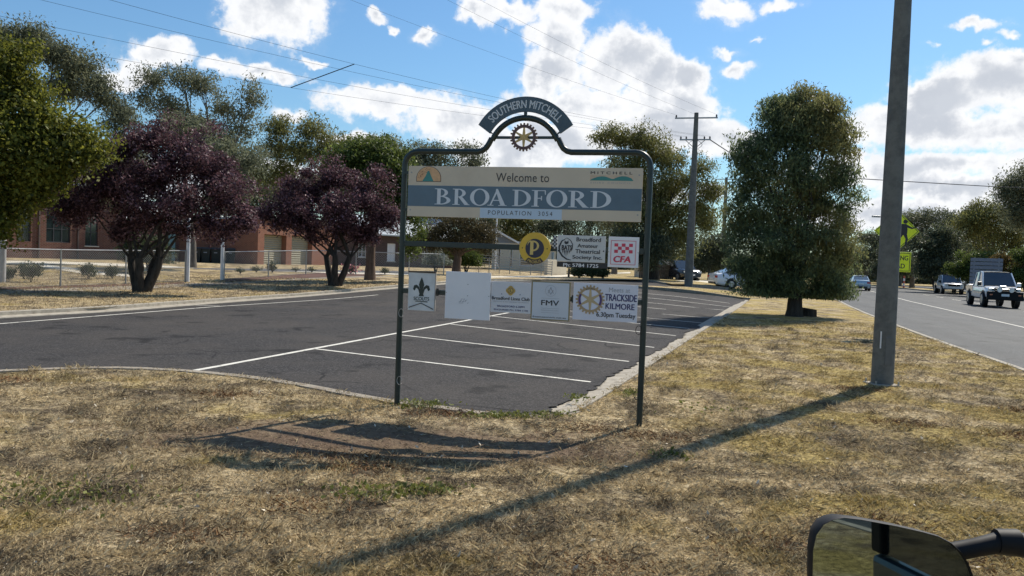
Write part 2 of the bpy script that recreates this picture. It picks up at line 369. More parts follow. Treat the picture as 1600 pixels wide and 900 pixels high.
B_DARK = bark('dark_bark', (0.022, 0.018, 0.015), (0.085, 0.072, 0.060))
B_GREY = bark('grey_bark', (0.075, 0.065, 0.055), (0.22, 0.195, 0.165))
B_RED = bark('red_bark', (0.075, 0.050, 0.038), (0.20, 0.14, 0.105))

M_FRAME = paint('green_black_steel', (0.013, 0.026, 0.024), 0.38, 0.0, 0.25, 14, spec=0.5)
M_CREAM = paint('cream_board', (0.60, 0.52, 0.40), 0.5, 0, 0.05, 2.5, grime=(0.46, 0.39, 0.30))
M_BLUE = paint('slate_blue_band', (0.105, 0.165, 0.215), 0.5, 0, 0.10, 5)
M_PALEBLUE = paint('pale_blue_print', (0.50, 0.62, 0.74), 0.5, 0, 0.04, 5)
M_LETTER = paint('pale_letter', (0.62, 0.66, 0.70), 0.5, 0, 0.03, 4)
M_INK = paint('black_print', (0.03, 0.03, 0.035), 0.5, 0, 0.1, 5)
M_NAVY = paint('navy_print', (0.035, 0.035, 0.14), 0.5, 0, 0.1, 5)
M_WHITE = paint('white_board', (0.80, 0.80, 0.82), 0.4, 0, 0.03, 3, grime=(0.62, 0.62, 0.64))
M_GOLD = paint('gold_print', (0.50, 0.33, 0.075), 0.45, 0, 0.1, 6)
M_YEL = paint('probus_yellow', (0.72, 0.46, 0.05), 0.5, 0, 0.06, 6)
M_TEAL = paint('teal_print', (0.05, 0.24, 0.22), 0.5, 0, 0.1, 6)
M_ORANGE = paint('orange_print', (0.62, 0.38, 0.20), 0.5, 0, 0.15, 20)
M_RED = paint('red_print', (0.62, 0.055, 0.10), 0.5, 0, 0.05, 6)
M_GREYP = paint('grey_print', (0.34, 0.35, 0.38), 0.5, 0, 0.05, 6)
M_FLUO = paint('fluoro_yellow_green', (0.78, 0.90, 0.02), 0.45, 0, 0.03, 6)
M_GALV = paint('galvanised_steel', (0.36, 0.36, 0.35), 0.45, 0.6, 0.15, 14)
M_WPAINT = paint('white_paint', (0.76, 0.76, 0.76), 0.5, 0, 0.05, 4)
M_BLACK = paint('black_plastic', (0.012, 0.012, 0.013), 0.35, 0, 0.2, 10)
M_MBLACK = paint('matt_black', (0.009, 0.009, 0.010), 0.6, 0, 0.2, 10, spec=0.25)
M_RUBBER = paint('tyre_rubber', (0.018, 0.018, 0.019), 0.85, 0, 0.2, 10)
M_CARW = paint('white_car_paint', (0.78, 0.79, 0.80), 0.25, 0, 0.03, 3, coat=1.0)
M_CARS = paint('silver_car_paint', (0.50, 0.53, 0.56), 0.28, 0.35, 0.03, 3, coat=1.0)
M_CARB = paint('pale_blue_car_paint', (0.36, 0.47, 0.56), 0.28, 0.3, 0.03, 3, coat=1.0)
M_CARD = paint('dark_car_paint', (0.02, 0.025, 0.035), 0.25, 0.2, 0.1, 3, coat=1.0)
M_RIM = paint('alloy_rim', (0.45, 0.46, 0.48), 0.3, 0.9, 0.05, 5)
M_LAMPR = paint('red_lamp', (0.45, 0.02, 0.02), 0.2, 0, 0.05, 5)
M_LAMPW = paint('clear_lamp', (0.75, 0.78, 0.80), 0.1, 0.2, 0.05, 5)
M_WIRE = paint('wire_black', (0.03, 0.03, 0.035), 0.6, 0, 0.1, 5)
M_MULCH = paint('red_mulch', (0.10, 0.045, 0.03), 0.95, 0, 0.6, 30)
def glassy(name, col, rough=0.04):
    m, t, b = mat_base(name, rough, 0, 0.9); b.inputs['Base Color'].default_value = (*col, 1); b.inputs['Coat Weight'].default_value = 0.6
    return m
M_GLASS = glassy('dark_glass', (0.018, 0.022, 0.026)); M_GLASST = glassy('teal_dark_glass', (0.018, 0.030, 0.032), 0.10)
def mirror_glass():
    m, t, b = mat_base('mirror_glass', 0.015, 1.0); b.inputs['Base Color'].default_value = (0.24, 0.29, 0.29, 1); return m
M_MIRROR = mirror_glass()
def brick_mat(name, c1, c2, mortar):
    m, t, b = mat_base(name, 0.9, 0, 0.2)
    g = t.node('ShaderNodeTexCoord').outputs['Object']; sx = t.node('ShaderNodeSeparateXYZ'); t.link(g, sx.inputs[0])
    cb_ = t.node('ShaderNodeCombineXYZ'); t.link(t.math('ADD', sx.outputs[0], sx.outputs[1]), cb_.inputs[0]); t.link(sx.outputs[2], cb_.inputs[1])
    bt = t.node('ShaderNodeTexBrick'); t.link(cb_.outputs[0], bt.inputs['Vector'])
    bt.inputs['Scale'].default_value = 1.0; bt.inputs['Brick Width'].default_value = 0.24; bt.inputs['Row Height'].default_value = 0.086
    bt.inputs['Mortar Size'].default_value = 0.012; bt.inputs['Color1'].default_value = (*c1, 1); bt.inputs['Color2'].default_value = (*c2, 1); bt.inputs['Mortar'].default_value = (*mortar, 1)
    c = t.mix(t.math('MULTIPLY', t.noise(g, 0.8, 5, 0.6), 0.4), bt.outputs['Color'], tuple(x * 0.6 for x in c1))
    t.link(c, b.inputs['Base Color']); bump(t, b, bt.outputs['Fac'], -0.5, 0.01); return m
M_BRICK = brick_mat('red_brick', (0.155, 0.052, 0.034), (0.085, 0.030, 0.023), (0.25, 0.19, 0.15))
M_BRICKO = brick_mat('orange_brick', (0.28, 0.098, 0.056), (0.19, 0.064, 0.040), (0.31, 0.23, 0.17))
M_BRICKD = brick_mat('brown_brick', (0.11, 0.07, 0.06), (0.08, 0.05, 0.045), (0.14, 0.12, 0.11))
M_ROOFT = paint('dark_roof_tile', (0.10, 0.075, 0.065), 0.85, 0, 0.3, 6)
M_ROOFG = paint('pale_iron_roof', (0.52, 0.55, 0.56), 0.4, 0.3, 0.06, 2)
M_ROLL = paint('olive_roller_door', (0.30, 0.28, 0.20), 0.6, 0, 0.05, 3)
M_RENDER = paint('cream_render', (0.60, 0.55, 0.44), 0.8, 0, 0.06, 3)
M_DOOR = paint('teal_door', (0.22, 0.36, 0.36), 0.55, 0, 0.05, 3)

# ------------------------------------------------------------------ sheets, kerbs
def sheet(name, pts, off, mat, grid=4.0, label=None, kind='structure', parent=None, fine=False):
    """a flat polygon laid over the lie of the land"""
    bm = bmesh.new(); vs = [bm.verts.new((p[0], p[1], 0)) for p in pts]; f = bm.faces.new(vs)
    bmesh.ops.triangulate(bm, faces=bm.faces[:])
    xs = [p[0] for p in pts]; ys = [p[1] for p in pts]
    for ax, lo_, hi in ((0, max(min(xs), -70), min(max(xs), 60)), (1, max(min(ys), 20), min(max(ys), 64))):
        c = lo_ + grid
        while c < hi:
            co = [0, 0, 0]; no = [0, 0, 0]; co[ax] = c; no[ax] = 1
            bmesh.ops.bisect_plane(bm, geom=bm.verts[:] + bm.edges[:] + bm.faces[:], plane_co=co, plane_no=no, dist=1e-5)
            c += grid
    if fine:
        for ax, a_, b_, st_ in ((0, -5.0, 2.6, .24), (1, 5.7, 8.4, .12)):
            c = a_
            while c < b_:
                co = [0, 0, 0]; no = [0, 0, 0]; co[ax] = c; no[ax] = 1
                bmesh.ops.bisect_plane(bm, geom=bm.verts[:] + bm.edges[:] + bm.faces[:], plane_co=co, plane_no=no, dist=1e-5); c += st_
        for f_ in bm.faces: f_.smooth = True
    for v in bm.verts: v.co.z = float(zt(v.co.x, v.co.y)) + off
    bmesh.ops.recalc_face_normals(bm, faces=bm.faces[:])
    if bm.faces and sum(f.normal.z for f in bm.faces) < 0: bmesh.ops.reverse_faces(bm, faces=bm.faces[:])
    me = bpy.data.meshes.new(name); bm.to_mesh(me); bm.free(); me.materials.append(mat)
    o = bpy.data.objects.new(name, me); COL.objects.link(o)
    if parent is not None: o.parent = parent
    else: o['kind'] = kind
    if label: o['label'] = label
    return o
def smooth_path(pts, step=0.4, it=2):
    p = [V2(q) for q in pts]
    for _ in range(it):
        q = [p[0]]
        for a, b in zip(p, p[1:]): q += [a * 0.75 + b * 0.25, a * 0.25 + b * 0.75]
        p = q + [p[-1]]
    return resample(p, step)
def resample(p, step):
    out_ = [p[0]]; rem = 0.0; acc = 0.0
    for a, b in zip(p, p[1:]):
        L = (b - a).length; 
        if L < 1e-9: continue
        t = step - acc
        while t <= L: out_.append(a + (b - a) * (t / L)); t += step
        acc = L - (t - step)
    if (out_[-1] - p[-1]).length > step * 0.3: out_.append(p[-1])
    return out_
def offset_path(p, d):
    o = []
    for i in range(len(p)):
        t = (p[min(i + 1, len(p) - 1)] - p[max(i - 1, 0)]).normalized(); o.append(p[i] + Vector((-t.y, t.x)) * d)
    return o
def kerb(name, pts, wl, wr, top, mat, stone=2.4, step=0.4, low=-0.16, tray=0.0, label=None, it=2, side=1):
    """kerb of separate stones along a path; tray = width of the gutter on `side`"""
    root = empty(name, kind='structure', label=label)
    p = smooth_path(pts, step, it); k = max(1, int(round(stone / step)))
    A = offset_path(p, wl); B = offset_path(p, -wr)
    T = offset_path(p, (wl + tray) if side > 0 else -(wr + tray)) if tray else None
    i = 0; rng = random.Random(5)
    while i < len(p) - 1:
        j = min(i + k, len(p) - 1); mb = MB(); dz = rng.uniform(-0.006, 0.006)
        idx = list(range(i, j + 1)); vs = []; fs = []
        for q in idx:
            sh = 0.012 if q == j and j < len(p) - 1 else 0
            def sft(P_): return P_[q] + (P_[q - 1] - P_[q]).normalized() * sh if sh else P_[q]
            a, b = sft(A), sft(B); z = float(zt(p[q].x, p[q].y))
            ring = [(a.x, a.y, z + low), (b.x, b.y, z + low), (b.x, b.y, z + top + dz), (a.x, a.y, z + top + dz)]
            if tray:
                c = sft(T); lowt = z - 0.085 + dz * 0.5
                if side > 0: ring = [(c.x, c.y, z + low), (b.x, b.y, z + low), (b.x, b.y, z + top + dz), (a.x, a.y, z + top - 0.01 + dz), (a.x, a.y, lowt + 0.02), (c.x, c.y, lowt)]
                else: ring = [(a.x, a.y, z + low), (c.x, c.y, z + low), (c.x, c.y, lowt), (b.x, b.y, lowt + 0.02), (b.x, b.y, z + top - 0.01 + dz), (a.x, a.y, z + top + dz)]
            vs += ring
        m_ = len(ring)
        for r in range(len(idx) - 1):
            for e in range(m_): fs.append((r * m_ + e, r * m_ + (e + 1) % m_, (r + 1) * m_ + (e + 1) % m_, (r + 1) * m_ + e))
        fs += [tuple(range(m_ - 1, -1, -1)), tuple(range((len(idx) - 1) * m_, len(idx) * m_))]
        mb.add(vs, fs); mb.build('kerb_stone', mat, root, bevel=0)
        i = j
    return root
def line(root, a, b, w, off=-0.096, name='marking', wob=0.0):
    a, b = V2(a), V2(b); t = (b - a).normalized(); n = Vector((-t.y, t.x)) * w / 2
    L = (b - a).length; k = max(2, int(L / 0.35)); rng = random.Random(int(L * 100)); mb = MB(); vs = []
    for i in range(k + 1):
        p = a + (b - a) * i / k; o1 = 1 + rng.uniform(-1, 1) * 0.10; o2 = 1 + rng.uniform(-1, 1) * 0.10
        for s_, oo in ((1, o1), (-1, o2)):
            q = p + n * s_ * oo; vs.append((q.x, q.y, float(zt(q.x, q.y)) + off))
    mb.add(vs, [(2 * i, 2 * i + 1, 2 * i + 3, 2 * i + 2) for i in range(k)])
    return mb.build(name, M_LINE, root)

A_OFF = -0.10
# ---- big ground
xs = [-900, -300, -120] + list(range(-70, 61, 5)) + [100, 250, 900]; ys = [-400, -100, -40, 0, 15, 25] + list(range(28, 62, 3)) + [70, 100, 200, 500, 1500, 3000]
mb = MB(); mb.v = [(x, y, float(zt(x, y)) - 0.16) for y in ys for x in xs]
nx = len(xs)
for j in range(len(ys) - 1):
    for i in range(nx - 1): mb.f.append((j * nx + i, j * nx + i + 1, (j + 1) * nx + i + 1, (j + 1) * nx + i)); mb.m.append(0)
tag(mb.build('ground', M_LAWN), kind='structure')

def GP(*pp, off=0.0): return [V2(G(x, y, off)) for x, y in pp]
# ---- car park asphalt and the access road left of it
near = GP((0, 580), (90, 576), (180, 574), (300, 579), (440, 594), (600, 626), (700, 638), (770, 646), (840, 650))
corner = GP((868, 648), (893, 641), (918, 627))
right = GP((945, 611), (1045, 547), (1100, 512), (1157, 477))
farR = G(1157, 477)
near_l = [near[0] + (near[0] - near[1]).normalized() * 6 + Vector((-1.5, -1.0))]
nearpath = near_l + near + corner + right
lk = GP((0, 488), (155, 481), (310, 469.5), (470, 458), (640, 446.5), (760, 438.5))
leftkerb = [lk[0] + (lk[0] - lk[2]) * 0.9] + lk
farkerb = GP((840, 436.8), (975, 436.6), (1016, 437.8), (1050, 443.7), (1155, 452), (1195, 455))
cp_poly = nearpath + GP((1300, 463), (1290, 450), (1190, 448)) + list(reversed(leftkerb + GP((840, 434), (1000, 434), (1100, 440))))
car_park = sheet('car_park', cp_poly, A_OFF, M_PARK)
# ---- verges (grass), raised to kerb level
redge = GP((1600, 580), (1427, 520), (1340, 485.5), (1308, 470))
e0 = redge[0] - (redge[1] - redge[0]).normalized() * 45
redge = [e0] + redge + [redge[-1] + Vector((0.34, 1.0)) * 25, redge[-1] + Vector((0.36, 1.0)) * 70, redge[-1] + Vector((0.36, 1.0)) * 260]
near_verge = nearpath[1:] + GP((1170, 470)) + [redge[4] + Vector((-3.5, 4.0)), redge[4] + Vector((-.4, 3.4))] + list(reversed(redge[:5])) + [Vector((-18, e0.y)), Vector((-18, near[0].y - 1))]
sheet('grass_verge', near_verge, 0.0, M_LAWN, 2.0, fine=True)
left_verge = leftkerb + farkerb + [Vector((20, 52)), Vector((30, 90)), Vector((80, 260)), Vector((-300, 260)), Vector((-300, leftkerb[0].y))]
sheet('left_verge', left_verge, 0.0, M_LAWN, 3.0)
stripA = GP((985, 446.8), (1040, 449.8), (1165, 458.2), (1182, 466.5), (1160, 465.2), (1040, 456.4), (994, 453.2))
sheet('grass_strip', stripA, 0.0, M_LAWN, 3.0)
mright = GP((1400, 449), (1450, 453.5), (1515, 459.5), (1620, 467.5))
road_poly = redge + [mright[0] + Vector((28, 150))] + mright + [Vector((46, 20)), Vector((30, e0.y))]
main_road = sheet('main_road', road_poly, A_OFF - 0.005, M_ROAD, 4.0)
med = mright + GP((1620, 462.5), (1515, 455.5), (1450, 451), (1400, 447.4))
sheet('median_strip', med, 0.0, M_LAWN, 6.0)
svc = GP((1390, 447.2), (1450, 451.6), (1515, 456), (1640, 464), (1640, 457.5), (1515, 450.5), (1450, 447), (1390, 444))
sheet('service_road', svc, A_OFF, M_SIDE, 6.0)
rv = GP((1390, 444.4), (1450, 447), (1515, 450.5), (1640, 457.5))
sheet('right_verge', rv + [Vector((140, 40)), Vector((400, 40)), Vector((400, 500)), rv[0] + Vector((40, 200))], 0.0, M_LAWN, 8.0)
# ---- kerbs
kerb('kerb', nearpath[:-5], 0.02, 0.13, 0.012, M_KERBD, 2.4, 0.4)
kerb('kerb', corner[:] + right + GP((1166, 469)), 0.04, 0.10, 0.02, M_KERB, 2.4, 0.4, tray=0.36, side=1)
kerb('kerb', leftkerb, 0.14, 0.04, 0.02, M_KERB, 3.0, 0.6, tray=0.30, side=-1)
kerb('kerb', [leftkerb[-1]] + farkerb[:3], 0.12, 0.04, 0.02, M_KERB, 3.0, 0.6, tray=0.25, side=-1)
kerb('kerb', farkerb[2:], 0.06, 0.10, 0.015, M_KERBD, 3.0, 0.6, it=1)
kerb('kerb', [stripA[-1], stripA[-2], stripA[-3], stripA[-4]], 0.06, 0.12, 0.015, M_KERBD, 3.0, 0.6, it=1)
kerb('kerb', redge[:6], 0.0, 0.16, 0.012, M_KERB, 3.0, 0.6, tray=0.18, side=-1)
kerb('kerb', mright[:3], 0.06, 0.22, 0.02, M_KERB, 4.0, 1.0, it=1)
rg_ = random.Random(8); pe = resample(GP((868, 646), (893, 639), (945, 608), (1000, 575), (1060, 537), (1110, 506)), .11); inn = offset_path(pe, .45); outr = [p_ + (q_ - p_).normalized() * (.19 + .12 * rg_.random() ** 2 + .08 * (0.5 + 0.5 * sin(i_ * .23))) for i_, (p_, q_) in enumerate(zip(pe, inn))]
mb = MB(); vs = []
for a_, b_ in zip(inn, outr): vs += [(a_.x, a_.y, float(zt(a_.x, a_.y)) - .0800), (b_.x, b_.y, float(zt(b_.x, b_.y)) - .062)]
mb.add(vs, [(2 * i_, 2 * i_ + 1, 2 * i_ + 3, 2 * i_ + 2) for i_ in range(len(pe) - 1)]); mb.build('asphalt_edge', M_PARK, car_park)
# ---- painted lines of the car park
LA, LB = V2(G(305, 579, A_OFF)), V2(G(801, 487.5, A_OFF))
ldv = (LB - LA).normalized()
line(car_park, LA, LA + ldv * 34, 0.105)
BAY = [((491, 545), (948, 600)), ((622, 523), (1000, 567)), ((703, 506.5), (1039, 545)), ((764, 493.5), (1069, 526))]
lst = []
for a, b in BAY:
    a, b = V2(G(*a, A_OFF)), V2(G(*b, A_OFF)); lst.append((a, b)); line(car_park, a + (b - a).normalized() * 0.03, b, 0.085, -0.096)
kd = (right[-1] - right[0]).normalized(); st = (lst[3][1] - lst[1][1]) / 2; stl = (lst[3][0] - lst[1][0]) / 2
for k in range(1, 8):
    b = lst[3][1] + st.normalized() * (2.62 * k); a = lst[3][0] + ldv * (2.62 * k)
    line(car_park, a, b, 0.085, -0.096)
pl = [V2(G(x, y, A_OFF)) for x, y in ((0, 506), (340, 479), (620, 457.5))]
line(car_park, pl[0] - (pl[1] - pl[0]) * 0.4, pl[1], 0.09); line(car_park, pl[1], pl[2], 0.09, -0.0955)
line(car_park, G(228, 474.5, A_OFF), G(343, 478.4, A_OFF), 0.08, -0.092)
# centre line of the main road
c0, c1 = V2(G(1598, 511, A_OFF)), V2(G(1421, 470.5, A_OFF)); cdv = (c1 - c0)
line(main_road, c0 - cdv * 0.9, c1, 0.10, A_OFF + 0.001); line(main_road, c1, c1 + Vector((0.345, 1)) * 30, 0.10, A_OFF + 0.001)
line(main_road, c1 + Vector((0.345, 1)) * 30, c1 + Vector((0.35, 1)) * 120, 0.10, A_OFF + 0.001)
for k in range(10):
    a = c0 + Vector((4.6, 0)) + cdv.normalized() * (k * 6 - 12); line(main_road, a, a + cdv.normalized() * 3, 0.09, A_OFF + 0.001)
# ---- paths in the school grounds
sheet('footpath', GP((0, 451.5), (200, 446.5), (290, 442.8), (420, 440), (500, 437), (640, 432), (640, 433.8), (500, 439.2), (310, 446.5), (200, 452.5), (0, 459)) + [leftkerb[0] + Vector((-3.5, 3)), leftkerb[0] + Vector((-5, 5))], 0.004, M_FOOT, 3.0)
sheet('concrete_path', GP((0, 407.5), (100, 409), (200, 412.5), (262, 415.5), (308, 424), (262, 425), (192, 422.5), (100, 419), (0, 417.5)), 0.008, M_PATH, 3.0)
sheet('concrete_path', GP((60, 418.5), (125, 424.5), (200, 430.5), (206, 433.5), (125, 428.5), (60, 421)), 0.012, M_PATH, 3.0)
sheet('driveway', GP((300, 420), (420, 420), (640, 424), (640, 428), (500, 427.5), (303, 426.5)), 0.004, M_SIDE, 3.0)
sheet('concrete_path', GP((430, 424.5), (640, 428), (640, 430), (560, 429.5), (430, 426)), 0.016, M_PATH, 3.0)
sheet('driveway', GP((1056, 438), (1150, 441), (1150, 445), (1120, 444), (1080, 442)), 0.004, M_PATH, 3.0)
sheet('concrete_path', GP((760, 431.5), (850, 431), (985, 425), (985, 427), (870, 433), (760, 434)), 0.004, M_PATH, 3.0)

# ------------------------------------------------------------------ letters
def glyph_mesh(body, bold=0.0, spacing=1.0):
    c = bpy.data.curves.new('letters', 'FONT'); c.body = body; c.size = 1; c.offset = bold; c.space_character = spacing; c.resolution_u = 4
    o = bpy.data.objects.new('letters', c); COL.objects.link(o)
    dg = bpy.context.evaluated_depsgraph_get(); dg.update()
    me = bpy.data.meshes.new_from_object(o.evaluated_get(dg)); bpy.data.objects.remove(o); bpy.data.curves.remove(c)
    return me
def text(name, body, x0, x1, z0, z1, y, mat, parent, mw=None, bold=0.0, spacing=1.0, arc=None, label=None, shear=0.0):
    """flat print filling a box in the board's x,z plane; y is how far it stands in front (negative = to the viewer)"""
    me = glyph_mesh(body, 0.0, spacing)
    v = np.array([w.co[:] for w in me.vertices]); mn, mxv = v.min(0), v.max(0)
    u = (v[:, 0] - mn[0]) / max(1e-6, mxv[0] - mn[0]); w = (v[:, 1] - mn[1]) / max(1e-6, mxv[1] - mn[1])
    if arc:                                       # (cx, cz, r0, r1, half angle) letters along a circle
        cx, cz, r0, r1, a0, a1 = arc; an = a0 + (a1 - a0) * u; r = r0 + (r1 - r0) * w
        X = cx + np.sin(an) * r; Z = cz + np.cos(an) * r
    else: X = x0 + (x1 - x0) * u + shear * w * (z1 - z0); Z = z0 + (z1 - z0) * w
    for i, vt in enumerate(me.vertices): vt.co = (X[i], y, Z[i])
    if bold > 0:                                  # heavier strokes: the same letters again, a hair to each side and behind
        bm = bmesh.new(); bm.from_mesh(me); em_ = (z1 - z0) if not arc else abs(arc[3] - arc[2])
        for q_, (sx_, sz_) in enumerate(((1, 0), (-1, 0), (.5, .6), (-.5, -.6))):
            g_ = bmesh.ops.duplicate(bm, geom=[v_ for v_ in bm.verts if v_.index < len(X)] + [e_ for e_ in bm.edges if e_.verts[0].index < len(X)] + [f_ for f_ in bm.faces if f_.verts[0].index < len(X)])
            nv_ = [v_ for v_ in g_['geom'] if isinstance(v_, bmesh.types.BMVert)]
            for v_ in nv_: v_.co += Vector((sx_ * em_ * (.02 + bold * 1.1), .00018 * (q_ + 1), sz_ * em_ * (.02 + bold * .8))); v_.index = 10 ** 6
        bm.to_mesh(me); bm.free()
    me.materials.clear(); me.materials.append(mat)
    me.name = name
    o = bpy.data.objects.new(name, me); COL.objects.link(o)
    if parent is not None: o.parent = parent
    if mw is not None: o.matrix_local = mw
    if label: o['label'] = label
    return o
def circ(cx, cz, rx, rz, a0=0, a1=2 * pi, n=32):
    return [(cx + cos(a0 + (a1 - a0) * i / n) * rx, cz + sin(a0 + (a1 - a0) * i / n) * rz) for i in range(n + 1)]
def disc(mb, cx, cz, r, y0, y1, n=40, rz=None): mb.prism(circ(cx, cz, r, rz or r, n=n)[:-1], y0, y1); return mb
def gearwheel(mb_rim, mb_sp, cx, cz, r, y0, y1, teeth=24, spokes=6, rim=0.72, tooth=0.13, web=0.055):
    """cog with square teeth, an open rim and six tapered spokes"""
    rt = r * (1 - tooth); o = []; 
    for k in range(teeth):
        a = 2 * pi * k / teeth; w = 2 * pi / teeth
        for da, rr in ((-0.30, rt), (-0.20, r), (0.20, r), (0.30, rt)): o.append((cx + sin(a + da * w) * rr, cz + cos(a + da * w) * rr))
    o.append(o[0]); inner = []
    for k in range(teeth):
        a = 2 * pi * k / teeth; w = 2 * pi / teeth
        for da in (-0.30, -0.20, 0.20, 0.30): inner.append((cx + sin(a + da * w) * r * rim * 0.93, cz + cos(a + da * w) * r * rim * 0.93))
    inner.append(inner[0]); mb_rim.strip(o, inner, y0, y1)
    for k in range(spokes):
        a = pi * 2 * k / spokes; dx, dz = sin(a), cos(a); px, pz = cos(a), -sin(a)
        r0, r1 = r * 0.12, r * rim * 0.95; w0, w1 = r * 0.11, r * 0.055
        mb_sp.prism([(cx + dx * r0 - px * w0, cz + dz * r0 - pz * w0), (cx + dx * r1 - px * w1, cz + dz * r1 - pz * w1),
                     (cx + dx * r1 + px * w1, cz + dz * r1 + pz * w1), (cx + dx * r0 + px * w0, cz + dz * r0 + pz * w0)], y0 + 0.001 + 0.0002 * k, y1 - 0.001)
    disc(mb_sp, cx, cz, r * 0.17, y0 - 0.0008, y1, 20)
class Serif:
    """heavy roman capitals built from strokes: unit height, pieces a hair apart in depth"""
    def __init__(s, mb, x0, z0, w, h, slope, y): s.mb = mb; s.x0 = x0; s.z0 = z0; s.w = w; s.h = h; s.s = slope; s.y = y; s.k = 0
    def P(s, x, z): X = s.x0 + x * s.w; return (X, s.z0 + z * s.h)
    def poly(s, pts): s.k += 1; s.mb.prism([s.P(*p) for p in pts], s.y - 0.0002 * s.k, s.y + 0.002)
    def rect(s, x0, x1, z0, z1): s.poly([(x0, z0), (x1, z0), (x1, z1), (x0, z1)])
    def serif(s, x0, x1, z, up=1): d = 0.045 * up; s.poly([(x0, z), (x1, z), (x1, z + d * 0.7), (x1 - 0.07, z + d), (x0 + 0.07, z + d), (x0, z + d * 0.7)] if up > 0 else [(x0, z), (x0, z + d * 0.7), (x0 + 0.07, z + d), (x1 - 0.07, z + d), (x1, z + d * 0.7), (x1, z)])
    def ring(s, cx, cz, rx, rz, t, th, a0=-90, a1=90, ox=0):
        s.k += 1; o = [s.P(*p) for p in circ(cx, cz, rx, rz, R(a0), R(a1), 28)]; i = [s.P(*p) for p in circ(cx + ox, cz, rx - t, rz - th, R(a0), R(a1), 28)]
        s.mb.strip(o, i, s.y - 0.0002 * s.k, s.y + 0.002)
    def stem(s, x0, x1, l=0.0, r=0.0):
        s.rect(x0, x1, 0.02, 0.98); s.serif(l, x1 + 0.11 if r == 0 else r, 0.0, 1); s.serif(l, x1 + 0.02, 1.0, -1)
    def draw(s, c):
        if c == 'B': s.stem(.15, .36); s.ring(.36, .745, .44, .255, .20, .05); s.ring(.36, .268, .60, .268, .22, .055); s.rect(.30, .38, .95, .998); s.rect(.30, .38, .002, .055); s.rect(.30, .38, .485, .535)
        if c == 'R': s.stem(.13, .32); s.ring(.33, .735, .43, .265, .20, .05); s.rect(.27, .36, .95, .998); s.rect(.27, .36, .47, .52); s.poly([(.34, .50), (.56, .50), (.94, .04), (.72, .0), (.70, .02)]); s.poly([(.72, 0), (1.0, 0), (1.0, .03), (.9, .06), (.74, .06)])
        if c == 'O': s.ring(.5, .5, .5, .53, .20, .055, 0, 360)
        if c == 'A': s.poly([(.12, .03), (.19, .03), (.50, .83), (.46, 1.0)]); s.poly([(.43, 1.03), (.52, 1.03), (.92, .03), (.68, .03), (.42, .90)]); s.rect(.25, .68, .30, .355); s.serif(0, .32, 0, 1); s.serif(.56, 1.0, 0, 1)
        if c == 'D': s.stem(.13, .32, r=.36); s.ring(.32, .5, .68, .5, .22, .05); s.rect(.27, .35, .95, .998); s.rect(.27, .35, .002, .05)
        if c == 'F': s.stem(.18, .42); s.rect(.36, .97, .95, .998); s.poly([(.90, .96), (.985, .96), (.985, .73), (.93, .73)]); s.rect(.40, .70, .48, .535); s.poly([(.66, .38), (.73, .38), (.73, .64), (.66, .64)])

# ------------------------------------------------------------------ the town sign
WL, WR = V2(G(617.5, 633)), V2(G(1001.5, 666))
SF = Face(WL, WR); SW = SF.L; SM = SF.mat()
mid = SF.xy(SW / 2)
sign = empty('town_sign', (0, 0, 0), label='tall green steel frame sign with cream and blue welcome board, arch and cogwheel', cat='sign'); sign.matrix_world = SM
CX = SW / 2 + 0.005
def arcpts(r, cz, a0, a1, n=20, c=None): return [((c or CX) + sin(a0 + (a1 - a0) * i / n) * r, cz + cos(a0 + (a1 - a0) * i / n) * r) for i in range(n + 1)]
TOPZ = 2.775
post_l = [(0.02, 0, -0.3), (0.02, 0, 1.3), (0.02, 0, 2.62)]
frame = [(0.02, -0.3), (0.02, 1.5), (0.02, TOPZ - 0.16)] + [(0.02 + 0.15 * (1 - cos(a)), TOPZ - 0.15 + 0.15 * sin(a)) for a in [R(15 * k) for k in range(1, 7)]]
frame += [(CX - 0.62, TOPZ), (CX - 0.50, TOPZ), (CX - 0.455, TOPZ + 0.012), (CX - 0.415, TOPZ + 0.04), (CX - 0.385, TOPZ + 0.085), (CX - 0.36, TOPZ + 0.135)]
frame += arcpts(0.378, 2.752, -R(66), R(66), 26)
half = frame[:15]
right_half = [(2 * CX - x, z) for x, z in reversed(frame[9:15])]
frame += right_half
SWR = SW - 0.02
frame += [(SWR - 0.15 * (1 - cos(a)), TOPZ - 0.15 + 0.15 * sin(a)) for a in [R(15 * k) for k in range(6, 0, -1)]] + [(SWR, TOPZ - 0.16), (SWR, 1.5), (SWR, -0.3)]
mb = MB(); mb.tube([(x, 0, z) for x, z in frame], 0.031, 12, up=(0, 1, 0)); mb.build('frame', M_FRAME, sign, True)
for nm, z, u0, u1, t_ in (('crossbar', 1.777, 0.02, SWR, 0.028), ('crossbar', 1.262, 0.02, SWR, 0.026), ('wheel_bar', 2.925, CX - 0.36, CX + 0.355, 0.015)):
    mb = MB(); mb.box(u0, u1, -t_ * 0.5, t_ * 0.5, z - t_, z + t_); mb.build(nm, M_FRAME, sign, bevel=0.004)
